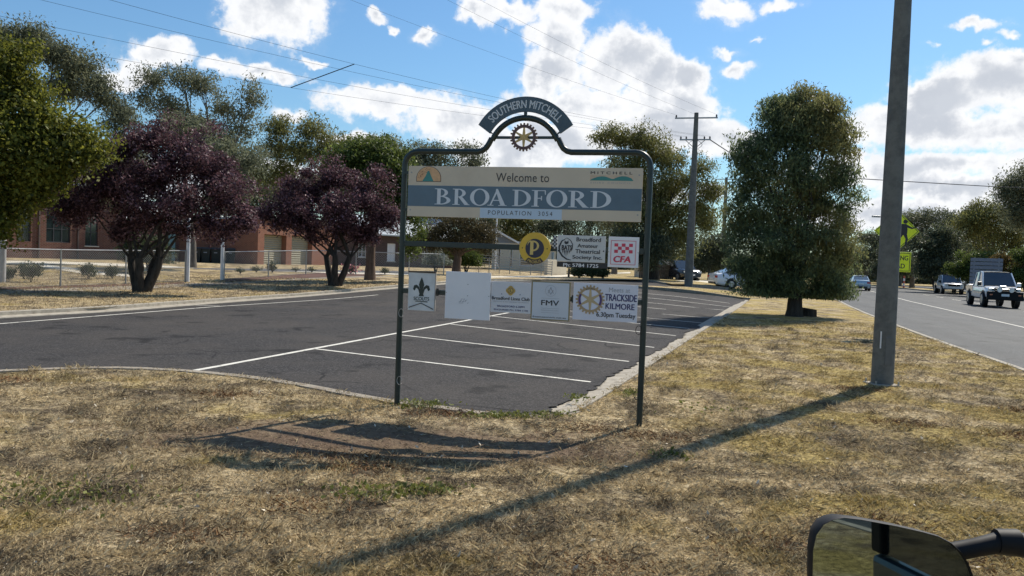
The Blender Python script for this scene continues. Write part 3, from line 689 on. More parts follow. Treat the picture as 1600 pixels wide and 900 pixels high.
# arch plate with the words
mb = MB(); mb.strip(arcpts(0.585, 2.765, -R(60), R(60), 30), arcpts(0.428, 2.765, -R(62), R(62), 30), -0.012, 0.012)
plate = mb.build('arch_plate', paint('arch_grey_blue', (0.060, 0.095, 0.125), 0.45, 0, 0.12, 8), sign)
mb = MB(); mb.box(CX - 0.016, CX + 0.016, -0.010, 0.010, 3.14, 3.20); mb.build('spacer', M_FRAME, sign)
for s_ in (-1, 1):
    mb = MB(); a = s_ * R(61); mb.prism([(CX + sin(a) * 0.37, 2.765 + cos(a) * 0.37), (CX + sin(a - s_ * .05) * 0.44, 2.765 + cos(a - s_ * .05) * 0.44), (CX + sin(a) * 0.44, 2.765 + cos(a) * 0.44)], -0.009, 0.009); mb.build('spacer', M_FRAME, sign)
text('lettering', 'SOUTHERN MITCHELL', 0, 1, 0, 1, -0.0135, paint('arch_letter', (0.58, 0.62, 0.65), 0.5, 0, 0.05, 5), plate, bold=0.008, arc=(CX, 2.765, 0.465, 0.548, -R(48), R(48)))
# cogwheel
rim = MB(); spk = MB(); gearwheel(rim, spk, CX - 0.003, 2.925, 0.148, -0.035, -0.018)
cog = rim.build('cogwheel', paint('bronze_rim', (0.17, 0.105, 0.07), 0.5, 0.2, 0.2, 12), sign); spk.build('spoke_set', paint('brass_spokes', (0.52, 0.38, 0.15), 0.5, 0.1, 0.1, 12), cog)
mb = MB()
mb.strip(circ(CX - 0.003, 2.925, 0.125, 0.125), circ(CX - 0.003, 2.925, 0.106, 0.106), -0.037, -0.034); mb.build('band', paint('purple_brown', (0.10, 0.055, 0.06), 0.5), cog)
# main board
def BZ(px, py): return SF.uz(px, py)
bu0, bu1 = 0.085, SF.uz(1004, 300)[0]; bz1, bz0 = 2.612, 2.072
board = MB().box(bu0, bu1, -0.052, -0.034, bz0, bz1).build('board', M_CREAM, sign, bevel=0.002)
for z in (bz0 + 0.07, bz1 - 0.07):
    for u in (bu0 + 0.035, bu1 - 0.035): disc(MB(), u, z, 0.009, -0.0555, -0.05, 10).build('bolt', M_GALV, board)
    for u in (0.02, SWR):
        MB().box(u - 0.03 if u > 1 else u, u if u > 1 else u + 0.03 + 0.06, -0.034, 0.0, z - 0.015, z + 0.015).build('bracket', M_FRAME, sign)
zb1, zb0 = 2.405, 2.182
MB().box(bu0 + 0.0005, bu1 - 0.0005, -0.0535, -0.05, zb0, zb1).build('band', M_BLUE, board)
pu0, pu1 = SF.uz(752, 335)[0], SF.uz(879, 340)[0]
MB().box(pu0, pu1, -0.0535, -0.05, bz0 + 0.002, zb0 - 0.002).build('panel', M_PALEBLUE, board)
u_of = lambda px, py=300: SF.uz(px, py)[0]
text('lettering', 'POPULATION  3054', u_of(764.5, 335), u_of(864.5, 338), bz0 + 0.038, bz0 + 0.083, -0.0545, M_INK, board, spacing=1.35)
text('lettering', 'Welcome to', u_of(777, 280), u_of(859.5, 282), 2.458, 2.548, -0.0545, M_INK, board, spacing=1.03)
mb = MB()
for ch, x0, x1 in (('B', 297, 390), ('R', 398, 495), ('O', 497, 606), ('A', 596, 705), ('D', 735, 840), ('F', 845, 925), ('O', 928, 1046), ('R', 1052, 1168), ('D', 1176, 1294)):
    a, b = u_of(600 + x0 / 3.636, 310), u_of(600 + x1 / 3.636, 313)
    Serif(mb, a, 2.205, b - a, 0.170, 0, -0.0545).draw(ch)
mb.build('lettering', M_LETTER, board)
# hill and dome emblem
ex0, ex1, ez = u_of(652.5), u_of(691), 2.445; er = (ex1 - ex0) / 2; ec = (ex0 + ex1) / 2
mb = MB(); mb.prism([(ex0, ez), (ex1, ez)] + circ(ec, ez + 0.035, er, er * 0.92, 0, pi, 24), -0.0535, -0.05); em = mb.build('emblem', M_INK, board)
mb = MB(); mb.prism([(ex0 + .006, ez + .006), (ex1 - .006, ez + .006)] + circ(ec, ez + 0.037, er - .006, er * 0.92 - .006, 0, pi, 24), -0.0545, -0.052); mb.build('emblem_field', M_ORANGE, em)
mb = MB(); mb.prism([(ec - 0.072, ez + .004), (ec + 0.058, ez + .004), (ec + 0.028, ez + .06), (ec + 0.004, ez + .115), (ec - 0.012, ez + .115), (ec - 0.035, ez + .06)], -0.0555, -0.053); mb.build('hill', M_TEAL, em)
rng = random.Random(3); mb = MB()
for k in range(34):
    a = rng.uniform(pi * 0.45, pi * 0.98); rr = er * rng.uniform(0.55, 0.9); x = ec + cos(a) * rr; z = ez + 0.03 + sin(a) * rr * 0.9; w = rng.uniform(.003, .008)
    mb.prism([(x - w, z), (x, z - .0025), (x + w, z + .002), (x, z + .003)], -0.0552 - k * 1e-5, -0.054)
mb.build('leaf_marks', paint('brown_print', (0.20, 0.08, 0.05), 0.5), em)
# shire emblem at the right
mx0, mx1 = u_of(923), u_of(989.5)
text('lettering', 'MITCHELL', mx0, mx1 - 0.012, 2.548, 2.575, -0.0545, M_INK, board, bold=0.01, spacing=1.5)
mb = MB(); mb.box(mx0 - .005, mx1, -0.053, -0.05, 2.482, 2.538); em = mb.build('emblem', paint('pale_orange', (0.62, 0.47, 0.33), 0.5, 0, .1, 9), board)
hl = [(mx0 - .005 + (mx1 - mx0 + .005) * i / 24, 2.484 + 0.012 + 0.030 * max(0, sin(i / 24 * 2 * pi * 1.0 - 0.2)) ** 1 + (0.034 * max(0, sin((i / 24 - 0.52) * 2 * pi))) * 1.0) for i in range(25)]
hl[0] = (hl[0][0], 2.487); hl[-1] = (hl[-1][0], 2.487)
mb = MB(); mb.strip(hl, [(x, 2.483) for x, _ in hl], -0.0545, -0.052); mb.build('hill', M_TEAL, em)
text('lettering', 'SHIRE COUNCIL', mx0, mx1 - 0.02, 2.452, 2.468, -0.0545, M_GREYP, board, spacing=1.5)
# loose wire hooks on the posts
for (u, z) in ((0.045, 1.02), (SWR - 0.045, 0.98), (SWR - 0.035, 0.32), (0.05, 0.28)):
    mb = MB(); c = [(u + cos(a) * 0.028, -0.03, z + sin(a) * 0.045) for a in [R(20 * k) for k in range(0, 17)]]; mb.tube(c, 0.0035, 6); mb.build('wire_loop', M_BLACK if u > 1 else M_GALV, sign)

def club(name, x0, x1, y0, y1, mat, label, thick=0.012, y=-0.045, cat='sign'):
    """a board on the frame; its corner box comes from the photograph's measurements on the frame's plane"""
    ym, xm = (y0 + y1) / 2, (x0 + x1) / 2
    u0, u1 = SF.uz(x0, ym)[0], SF.uz(x1, ym)[0]; z1, z0 = SF.uz(xm, y0)[1], SF.uz(xm, y1)[1]
    o = MB().box(u0, u1, y, y + thick, z0, z1).build(name, mat, None, bevel=0.002); o.matrix_world = SM
    tag(o, label, cat, 'club signs on the steel frame'); o['category'] = cat
    def U(px, py): return SF.uz(px, py)
    # tabs behind each board that reach the crossbar
    return o, u0, u1, z0, z1, y
def rel(u0, u1, z0, z1): return (lambda fx, fz: (u0 + (u1 - u0) * fx, z0 + (z1 - z0) * fz))
# scouts pennant
o, u0, u1, z0, z1, y = club('club_sign', 640.2, 681.5, 426, 485, paint('soft_white', (0.62, 0.64, 0.64), 0.45), 'small white pennant board with a dark fleur emblem beside the left post')
q = rel(u0, u1, z0, z1)
w_, h_ = u1 - u0, z1 - z0
MB().box(u0 - 0.004, u1 + 0.004, y - 0.006, y + 0.02, z1, z1 + 0.014).build('top_rail', paint('brown_rail', (0.05, 0.035, 0.025), 0.7), o)
MB().box(u1, u1 + 0.008, y - 0.004, y + 0.018, z0, z1).build('side_rail', paint('grey_rail', (0.30, 0.27, 0.24), 0.7), o)
mb = MB(); ya, yb = y - 0.003, y - 0.0005
def pl_(pts): mb.prism([q(*p) for p in pts], ya - 0.0002 * len(mb.f) * 0.05, yb)
pl_([(.47, .45), (.53, .45), (.56, .58), (.60, .68), (.56, .78), (.50, .88), (.44, .78), (.40, .68), (.44, .58)])
for s_ in (-1, 1):
    c = .5
    pl_([(c + s_ * .03, .44), (c + s_ * .07, .44), (c + s_ * .12, .56), (c + s_ * .20, .60), (c + s_ * .26, .52), (c + s_ * .32, .56), (c + s_ * .28, .66), (c + s_ * .18, .68), (c + s_ * .09, .62), (c + s_ * .05, .54)])
pl_([(.40, .38), (.60, .38), (.56, .45), (.44, .45)])
mb.build('emblem', M_FRAME, o)
a, b = q(.22, .27), q(.80, .36); text('lettering', 'SCOUTS', a[0], b[0], a[1], b[1], y - 0.003, M_FRAME, o, bold=0.01)
mb = MB(); mb.prism([q(.28, .235), q(.74, .225), q(.74, .25), q(.28, .255)], ya, yb); mb.build('underline', M_FRAME, o)
mb = MB(); mb.strip([q(.04, .085), q(.5, .21), q(.96, .065)], [q(.04, .055), q(.5, .185), q(.96, .035)], ya, yb); mb.build('swallowtail', paint('print_grey', (0.10, 0.10, 0.10), 0.6), o)
# blank white board
o, u0, u1, z0, z1, y = club('club_sign', 698.5, 768.3, 425, 498.5, M_WHITE, 'blank white square board with only faded marks left', y=-0.06); q = rel(u0, u1, z0, z1)
mb = MB()
for k, (fx, fz, w, h) in enumerate(((.33, .36, .05, .012), (.35, .39, .04, .010), (.37, .42, .03, .010), (.40, .365, .045, .012), (.42, .41, .012, .04), (.45, .38, .012, .035), (.47, .40, .03, .01), (.51, .34, .012, .025), (.505, .41, .014, .008), (.36, .335, .10, .006))):
    a, b = q(fx - w / 2, fz - h / 2), q(fx + w / 2, fz + h / 2); mb.prism([(a[0], a[1]), (b[0], a[1] + .004), (b[0] + .004, b[1] + .004), (a[0] + .004, b[1])], y - 0.002 - k * 5e-5, y - 0.0003)
mb.build('faded_marks', paint('faded_ink', (0.26, 0.27, 0.30), 0.6), o)
for fx, fz in ((.02, .55), (.5, .5), (.97, .51), (.5, .74)):
    a = q(fx, fz); disc(MB(), a[0], a[1], 0.0055, y - 0.003, y, 8).build('bolt', M_GALV, o)
# lions
o, u0, u1, z0, z1, y = club('club_sign', 768.8, 831, 440.5, 488.5, paint('off_white_board', (0.66, 0.66, 0.68), 0.4, 0, .03, 3), 'white board with a gold round badge above lines of small print'); q = rel(u0, u1, z0, z1)
c = q(.49, .72); mb = MB()
oc = [(c[0] + cos(a) * .047 * (1 + .10 * cos(4 * a)), c[1] + sin(a) * .047 * (1 + .10 * cos(4 * a))) for a in [2 * pi * k / 40 for k in range(40)]]
mb.prism(oc, y - .003, y - .0005); em = mb.build('badge', M_GOLD, o)
disc(MB(), c[0], c[1], .030, y - .0038, y - .002, 24).build('badge_ring', paint('badge_dark', (0.10, 0.05, 0.06), .5), em)
disc(MB(), c[0], c[1], .024, y - .0046, y - .002, 24).build('badge_centre', paint('badge_gold', (0.62, 0.44, 0.12), .5), em)
text('lettering', 'L', c[0] - .007, c[0] + .011, c[1] - .015, c[1] + .015, y - .0052, M_INK, em, bold=0.05)
for tx, fx0, fx1, fz0, fz1, bl, mt in (('Broadford Lions Club', .03, .97, .41, .515, 0.02, M_INK), ('MEETS 1ST & 3RD MONDAY OF MONTH', .06, .95, .335, .37, 0, M_GREYP), ('BROADFORD 6.30PM', .17, .85, .175, .235, .008, M_NAVY), ('ENQUIRIES PH: 5784 1190', .09, .94, .055, .115, 0.005, M_NAVY)):
    a, b = q(fx0, fz0), q(fx1, fz1); text('lettering', tx, a[0], b[0], a[1], b[1], y - 0.0025, mt, o, bold=bl)
for fx, fz in ((.27, .60), (.73, .60)):
    a = q(fx, fz); disc(MB(), a[0], a[1], 0.005, y - 0.003, y, 8).build('bolt', M_NAVY, o)
# lodge board
o, u0, u1, z0, z1, y = club('club_sign', 831, 892, 439.5, 500.5, paint('olive_gold_border', (0.27, 0.22, 0.12), 0.5), 'white square board with olive border and black initials'); q = rel(u0, u1, z0, z1)
a, b = q(.035, .035), q(.965, .965); MB().box(a[0], b[0], y - .002, y, a[1], b[1]).build('face_panel', paint('pale_board', (0.60, 0.63, 0.67), .45, 0, .03, 3), o)
c = q(.5, .76); mb = MB(); mb.strip(circ(c[0], c[1], .058, .058), circ(c[0], c[1], .0555, .0555), y - .0035, y - .0015); em = mb.build('emblem', M_GREYP, o)
mb = MB()
for k, pts in enumerate(([(0, .040), (.006, .034), (-.026, -.028), (-.032, -.026)], [(0, .040), (-.006, .034), (.026, -.028), (.032, -.026)], [(-.030, .004), (-.024, .010), (.004, -.036), (0, -.042)], [(.030, .004), (.024, .010), (-.004, -.036), (0, -.042)])):
    mb.prism([(c[0] + x, c[1] + z) for x, z in pts], y - .0036 - k * 1e-4, y - .0015)
mb.build('compasses', M_GREYP, em)
for tx, fx0, fx1, fz0, fz1, bl, mt in (('FMV', .27, .72, .385, .515, 0.014, M_INK), ('FREEMASONS VICTORIA', .27, .72, .245, .27, 0, M_GREYP), ('freemasonsvic.net.au', .06, .91, .065, .105, 0.02, M_INK)):
    a, b = q(fx0, fz0), q(fx1, fz1); text('lettering', tx, a[0], b[0], a[1], b[1], y - 0.0035, mt, o, bold=bl)
for fz in (.565, .31, .20):
    a, b = q(.27, fz), q(.73, fz); MB().box(a[0], b[0], y - .0032, y - .001, a[1] - .0012, a[1] + .0012).build('rule', M_GREYP, o)
# meeting board with cogwheel
o, u0, u1, z0, z1, y = club('club_sign', 896.5, 996.8, 443.5, 501.5, paint('cool_white_board', (0.70, 0.71, 0.78), 0.4, 0, .03, 3), 'wide white board with gold cogwheel and navy meeting details at lower right'); q = rel(u0, u1, z0, z1)
c = q(.267, .56); rim = MB(); spk = MB(); gearwheel(rim, spk, c[0], c[1], .150, y - .0035, y - .0008, 24, 6, .76)
em = rim.build('cogwheel', paint('gear_gold', (0.42, 0.30, 0.17), .5, 0, .1, 9), o); spk.build('spoke_set', paint('gear_gold_pale', (0.52, 0.40, 0.22), .5), em)
for a0, a1 in ((pi * .84, pi * 1.16), (-pi * .16, pi * .16)):
    mb = MB(); mb.strip(circ(c[0], c[1], .121, .121, a0, a1), circ(c[0], c[1], .099, .099, a0, a1), y - .0045, y - .002); mb.build('arc_band', paint('purple_print', (0.09, 0.05, 0.17), .5), em)
text('lettering', 'ROTARY', 0, 0, 0, 0, y - .0048, M_INK, em, arc=(c[0], c[1], .101, .120, -.42, .42))
for tx, fx0, fx1, fz0, fz1, bl, mt in (('Meets at', .555, .88, .79, .91, 0, M_GREYP), ('TRACKSIDE', .50, .985, .555, .735, 0.012, M_NAVY), ('KILMORE', .512, .955, .335, .49, 0.012, M_NAVY), ('6.30pm Tuesday', .375, .975, .075, .24, 0.003, M_INK)):
    a, b = q(fx0, fz0), q(fx1, fz1); text('lettering', tx, a[0], b[0], a[1], b[1], y - 0.0025, mt, o, bold=bl)
# round yellow board
o, u0, u1, z0, z1, y = club('club_sign', 813, 861.3, 364, 412.3, M_YEL, 'round yellow board with a big letter in a dark circle')
me = o.data; bpy.data.objects.remove(o)
cu, cz, r = (u0 + u1) / 2, (z0 + z1) / 2, (u1 - u0) / 2
o = disc(MB(), cu, cz, r, y - .004, y + .012, 48).build('club_sign', M_YEL); o.matrix_world = SM
tag(o, 'round yellow board with a big letter in a dark circle', 'sign', 'club signs on the steel frame')
disc(MB(), cu, cz, r * .60, y - .007, y - .003, 36).build('dark_centre', paint('dark_badge', (0.035, 0.035, 0.06), .5), o)
mb = MB(); ly = y - .010
mb.prism([(cu - .048, cz - .068), (cu - .014, cz - .068), (cu - .014, cz + .062), (cu - .048, cz + .078)], ly, y - .006)
mb.strip(circ(cu - .016, cz + .025, .062, .055, -pi / 2, pi * .62, 20), circ(cu - .012, cz + .025, .036, .038, -pi / 2, pi * .62, 20), ly - .0003, y - .006)
mb.strip(circ(cu - .045, cz + .035, .032, .046, pi * .45, pi * 1.0, 8), circ(cu - .045, cz + .028, .028, .036, pi * .45, pi * 1.0, 8), ly - .0006, y - .006)
mb.build('monogram', paint('mono_yellow', (0.66, 0.48, 0.16), .5), o)
mb = MB(); mb.strip(arcpts(r * 1.0, cz, pi - R(36), pi + R(36), 12, cu), arcpts(r * .70, cz, pi - R(33), pi + R(33), 12, cu), y - .0075, y - .003); bn = mb.build('name_band', paint('band_dark', (0.055, 0.035, 0.03), .5), o)
me_ = text('lettering', 'PROBUS', 0, 0, 0, 0, y - .0085, paint('band_gold', (0.55, 0.38, 0.12), .5), bn, bold=.02, arc=(cu, cz, -r * .95, -r * .77, R(29), -R(29)))
for s_ in (-1, 1): disc(MB(), cu + s_ * r * .8, cz, .006, y - .007, y, 8).build('bolt', M_INK, o)
# theatre board
o, u0, u1, z0, z1, y = club('club_sign', 872, 947, 368.5, 409.5, paint('grey_white_board', (0.60, 0.60, 0.58), 0.4, 0, .03, 3), 'white rectangular board with bold black wording and swirl emblem', y=-0.055); q = rel(u0, u1, z0, z1)
mb = MB(); c = q(.20, .50)
mb.strip([q(.30, .07), q(.22, .11), q(.13, .22), q(.07, .38), q(.06, .55), q(.10, .75), q(.20, .90)], [q(.30, .05), q(.20, .07), q(.10, .19), q(.035, .37), q(.025, .56), q(.08, .78), q(.20, .905)], y - .003, y - .0005)
mb.strip([q(.20, .905), q(.28, .82), q(.33, .66), q(.325, .5), q(.29, .38)], [q(.20, .89), q(.27, .80), q(.315, .65), q(.31, .5), q(.283, .39)], y - .0032, y - .0005)
for k, (x, zt_, zb_) in enumerate(((.12, .42, .30), (.155, .42, .22), (.19, .42, .17), (.225, .42, .24), (.26, .42, .30), (.285, .5, .36))):
    mb.prism([q(x - .012, zt_), q(x + .012, zt_), q(x + .002, zb_)], y - .0034 - k * 1e-4, y - .0005)
mb.prism([q(.155, .80), q(.175, .76), q(.21, .76), q(.23, .81), q(.235, .70), q(.205, .66), q(.17, .66), q(.148, .71)], y - .004, y - .0005)
mb.build('emblem', M_INK, o)
a, b = q(.10, .43), q(.315, .62); text('lettering', 'BATS', a[0], b[0], a[1], b[1], y - .0045, M_INK, o, bold=.03)
for tx, fx0, fx1, fz0, fz1 in (('Broadford', .40, .90, .78, .93), ('Amateur', .425, .845, .55, .69), ('Theatrical', .385, .89, .33, .48), ('Society Inc.', .33, .94, .075, .25)):
    a, b = q(fx0, fz0), q(fx1, fz1); text('lettering', tx, a[0], b[0], a[1], b[1], y - 0.0025, M_INK, o, bold=.016)
for fx, fz in ((.03, .40), (.965, .44)):
    a = q(fx, fz); disc(MB(), a[0], a[1], 0.008, y - 0.003, y, 8).build('bolt', M_INK, o)
# black strip with the phone number
o, u0, u1, z0, z1, y = club('club_sign', 871, 950, 409.8, 418.3, paint('black_board', (0.025, 0.025, 0.027), .5), 'narrow black strip with a white phone number below the theatre board', y=-0.036); q = rel(u0, u1, z0, z1)
a, b = q(.13, .10), q(.82, .72); text('lettering', 'Ph: 5784 1725', a[0], b[0], a[1], b[1], y - .0025, M_WHITE, o, bold=.016)
# small chequered board
o, u0, u1, z0, z1, y = club('club_sign', 864.2, 871.6, 368.5, 388.5, paint('chequer_white', (0.55, 0.55, 0.55), .5), 'small black and white chequered board peeping out left of the theatre board', y=-0.032); q = rel(u0, u1, z0, z1)
mb = MB()
for i in range(3):
    for j in range(7):
        if (i + j) % 2 == 0:
            a, b = q(i / 3 + .001, j / 7 + .001), q((i + 1) / 3 - .001, (j + 1) / 7 - .001); mb.box(a[0], b[0], y - .002, y - .0004, a[1], b[1])
mb.build('chequers', M_INK, o)
# fire authority board
o, u0, u1, z0, z1, y = club('club_sign', 951, 998.6, 370.5, 418, M_WHITE, 'white square board with red chequers and red border beside the right post'); q = rel(u0, u1, z0, z1)
a, b, c2, d2 = q(.085, .09), q(.905, .88), q(.10, .105), q(.89, .865)
mb = MB(); mb.strip([(a[0], a[1]), (b[0], a[1]), (b[0], b[1]), (a[0], b[1]), (a[0], a[1])], [(c2[0], c2[1]), (d2[0], c2[1]), (d2[0], d2[1]), (c2[0], d2[1]), (c2[0], c2[1])], y - .0025, y - .0004); mb.build('border', M_RED, o)
mb = MB(); xs_ = [.20, .32, .44, .56, .68, .80]; zs_ = [.47, .575, .68, .785]
for i in range(5):
    for j in range(3):
        if (i + j) % 2 == 0: a, b = q(xs_[i], zs_[j]), q(xs_[i + 1], zs_[j + 1]); mb.box(a[0], b[0], y - .0025, y - .0004, a[1], b[1])
mb.build('chequers', M_RED, o)
a, b = q(.18, .17), q(.74, .37); text('lettering', 'CFA', a[0], b[0], a[1], b[1], y - .003, M_RED, o, bold=.05, shear=.15)
for fx, fz in ((.02, .5), (.98, .5)):
    a = q(fx, fz); disc(MB(), a[0], a[1], 0.005, y - 0.003, y, 8).build('bolt', M_GALV, o)
# clip blocks that show between the lower boards
for px in (684.5, 771, 830.5, 896.0): 
    u, z = SF.uz(px, 462)
    MB().box(u - 0.012, u + 0.012, -0.03, -0.0145, 1.225, 1.305).build('clip', M_BLACK, sign)

# ------------------------------------------------------------------ poles, posts and road signs
pb = G(1378, 601)
lp = empty('light_pole', pb, label='tall grey concrete pole standing in the dry verge beside the main road', cat='pole')
mb = MB(); mb.tube([(0, 0, -0.2), (0, 0, 3), (0.0, 0, 10.5)], [0.158, 0.138, 0.075], 20); mb.build('shaft', M_POLE, lp, True)
mb = MB(); mb.box(-0.20, 0.20, -0.20, 0.20, -0.06, 0.022); mb.build('base_plate', M_KERB, lp, bevel=0.01)
for sx in (-1, 1):
    for sy in (-1, 1): MB().tube([(sx * .165, sy * .165, 0.02), (sx * .165, sy * .165, 0.07)], 0.014, 6).build('bolt', M_GALV, lp)
MB().box(-0.05, 0.05, -0.158, -0.148, 0.30, 0.72).build('hatch', paint('hatch_grey', (0.13, 0.135, 0.13), .8, 0, .15, 6), lp, bevel=0.004)
MB().box(-0.115, -0.10, -0.125, -0.11, 0.55, 0.80).build('number_tag', M_WPAINT, lp)

UY = 50.0; ub = D(1076, 441, UY); ub.z = float(zt(ub.x, ub.y)) 
def uz(px, py, Y=UY): return D(px, py, Y).z - ub.z
up = empty('power_pole', ub, label='big concrete power pole with two crossarms on the grass strip', cat='power pole', group='power poles')
topz = uz(1081, 176)
MB().tube([(0, 0, -0.3), (0, 0, topz * .5), (0, 0, topz)], [0.27, 0.21, 0.13], 14).build('shaft', M_POLE, up, True)
armd = Vector((0.96, -0.28, 0)).normalized()
def arm(z, half, parent, nm='crossarm', w=0.055):
    mb = MB(); a = -armd * half; b = armd * half; mb.tube([(a.x, a.y, z), (b.x, b.y, z)], w, 4); return mb.build(nm, M_GALV, parent)
za, zb_ = uz(1080, 184), uz(1080, 218)
arm(za, 1.30, up); arm(zb_, 0.95, up)
for z, hs in ((za, (-1.22, 0.0, 1.22)), (zb_, (-0.88, -0.55, 0.55, 0.88))):
    for h in hs:
        p = armd * h; MB().tube([(p.x, p.y, z + .03), (p.x, p.y, z + .10), (p.x, p.y, z + .20)], [0.03, 0.06, 0.035], 8).build('insulator', paint('insulator_brown', (0.09, 0.07, 0.06), .3), up)
for s_ in (-1, 1):
    p = armd * 0.6 * s_; MB().tube([(p.x, p.y, zb_ - .02), (0, 0, zb_ - .55)], 0.022, 5).build('brace', M_GALV, up)
    c = [(armd * s_ * (0.15 + 0.28 * sin(t_)) + Vector((0, 0, zb_ - .05 - .5 * t_ / 3.0))) for t_ in [0.3 * k for k in range(11)]]
    MB().tube(c, 0.014, 5).build('jumper_wire', M_WIRE, up)
U2Y = 84.0; u2 = D(1128, 426, U2Y); u2.z = float(zt(u2.x, u2.y)) - 0.2
up2 = empty('power_pole', u2, label='thinner power pole further back, half hidden by the dense roadside tree', cat='power pole', group='power poles')
t2 = D(1132, 277, U2Y).z - u2.z
MB().tube([(0, 0, -0.3), (0, 0, t2)], [0.30, 0.14], 12).build('shaft', M_POLE, up2, True)
a2 = D(1132, 280, U2Y).z - u2.z; arm(a2, 1.1, up2); arm(D(1130, 300, U2Y).z - u2.z, 1.8, up2, w=.04)
# wires
def wire(label, A, B, sag, r=0.0065, ext=0.45, grp='overhead wires'):
    A, B = Vector(A), Vector(B); C = B + (B - A) * ext; L = []
    for i in range(33):
        t = i / 32; p = A + (C - A) * t; s_ = sag * 4 * t * (1 - t) ; L.append(p - Vector((0, 0, s_)))
    o = MB().tube(L, r, 4).build('power_wire', M_WIRE); return tag(o, label, 'wire', grp)
def onarm(h, z, lift=.2): p = armd * h; return Vector((ub.x + p.x, ub.y + p.y, ub.z + z + lift))
W1 = wire('lowest overhead wire running left across the trees', onarm(-.88, zb_), D(0, 26, 24), 0.75)
W2 = wire('second lowest overhead wire running left over the plum trees', onarm(-.55, zb_), D(15, -6, 24), 0.75)
W3 = wire('thin overhead wire between the second lowest and the spreader wire', onarm(.55, zb_), D(172, -5, 25), 0.7, 0.006)
W4 = wire('overhead wire that carries the upper end of the spreader rod', onarm(.88, zb_), D(275, -6, 26), 0.8)
wire('faint high wire rising left from the top crossarm over the arch', onarm(-1.22, za), D(575, -4, 34), 0.4, 0.0045, .6)
wire('faint high wire rising from the middle of the top crossarm', onarm(0, za), D(720, -4, 34), 0.4, 0.0045, .6)
wire('faint high wire rising from the right end of the top crossarm', onarm(1.22, za), D(770, -4, 34), 0.4, 0.0045, .6)
o = MB().tube([onarm(.88, zb_, 0), D(1150, 245, 60), D(1340, 279, 66), D(1560, 292, 70), D(1750, 297, 78)], 0.035, 5).build('power_wire', M_WIRE); tag(o, 'thick cable running right from the power pole behind the dense tree', 'wire', 'overhead wires')
def nearest_on(obj, px):
    best = None
    for v in obj.data.vertices:
        d = CM.transposed() @ (v.co - Vector((0, 0, EYE))); x = 800 - F * d.x / d.z
        if best is None or abs(x - px) < best[0]: best = (abs(x - px), v.co.copy())
    return best[1]
def wire_at(A, B, sag, px, ext=.45):
    A, B = Vector(A), Vector(B); C = B + (B - A) * ext; best = None
    for i in range(400):
        t = i / 399; p = A + (C - A) * t - Vector((0, 0, sag * 4 * t * (1 - t))); d = CM.transposed() @ (p - Vector((0, 0, EYE)))
        if d.z < -.1:
            x = 800 - F * d.x / d.z
            if best is None or abs(x - px) < best[0]: best = (abs(x - px), p)
    return best[1]
ra = wire_at(onarm(-.88, zb_), D(0, 26, 24), .75, 453); rb = wire_at(onarm(.88, zb_), D(275, -6, 26), .8, 552)
tag(MB().tube([ra, rb], 0.018, 5).build('wire_spreader', M_WIRE), 'slanted dark rod holding two overhead wires apart', 'wire spreader')

# crossing sign
cs = D(1401, 361, 21.0); cb_ = Vector((cs.x, cs.y, float(zt(cs.x, cs.y))))
sg = empty('warning_sign', cb_, -R(14), label='yellow-green diamond crossing sign with a child figure, half hidden by the grey pole', cat='road sign')
h = cs.z - cb_.z
MB().tube([(0, 0.03, -.2), (0, 0.03, h + .45)], 0.03, 8).build('post', M_GALV, sg)
dm = MB().prism([(0, h - .545), (.545, h), (0, h + .545), (-.545, h)], -.006, .004).build('diamond_plate', M_FLUO, sg)
mb = MB(); mb.strip([(0, h - .52), (.52, h), (0, h + .52), (-.52, h), (0, h - .52)], [(0, h - .50), (.50, h), (0, h + .50), (-.50, h), (0, h - .50)], -.0085, -.005); mb.build('border', M_INK, dm)
mb = MB(); fy = -.009
disc(mb, .20, h + .25, .055, fy, -.005, 12)
for k, p in enumerate(([(-.02, .19), (.10, .19), (.13, .05), (.12, -.10), (-.05, -.10), (-.05, .05)], [(.08, .19), (.13, .16), (.24, .10), (.33, .12), (.33, .09), (.23, .06), (.11, .10)], [(0, .18), (-.05, .16), (-.15, .04), (-.20, .06), (-.21, .03), (-.14, 0), (-.03, .08)],
                       [(.03, -.08), (.12, -.08), (.15, -.20), (.12, -.36), (.16, -.39), (.08, -.38), (.09, -.20)], [(-.05, -.08), (.04, -.08), (-.04, -.20), (-.14, -.33), (-.19, -.30), (-.10, -.19)])):
    mb.prism([(x + .13, h + z) for x, z in p], fy - .0003 * k, -.005)
mb.build('child_figure', M_INK, dm)
hc = D(1398, 409, 21.0).z - cb_.z
pt = MB().box(-.38, .38, -.006, .004, hc - .26, hc + .26).build('word_plate', M_FLUO, sg, bevel=.003)
mb = MB(); mb.strip([(-.36, hc - .24), (.36, hc - .24), (.36, hc + .24), (-.36, hc + .24), (-.36, hc - .24)], [(-.345, hc - .225), (.345, hc - .225), (.345, hc + .225), (-.345, hc + .225), (-.345, hc - .225)], -.0085, -.005); mb.build('border', M_INK, pt)
text('lettering', 'CROSSING', -.31, .31, hc + .045, hc + .165, -.008, M_INK, pt, bold=.01); text('lettering', 'AHEAD', -.24, .24, hc - .165, hc - .045, -.008, M_INK, pt, bold=.01)

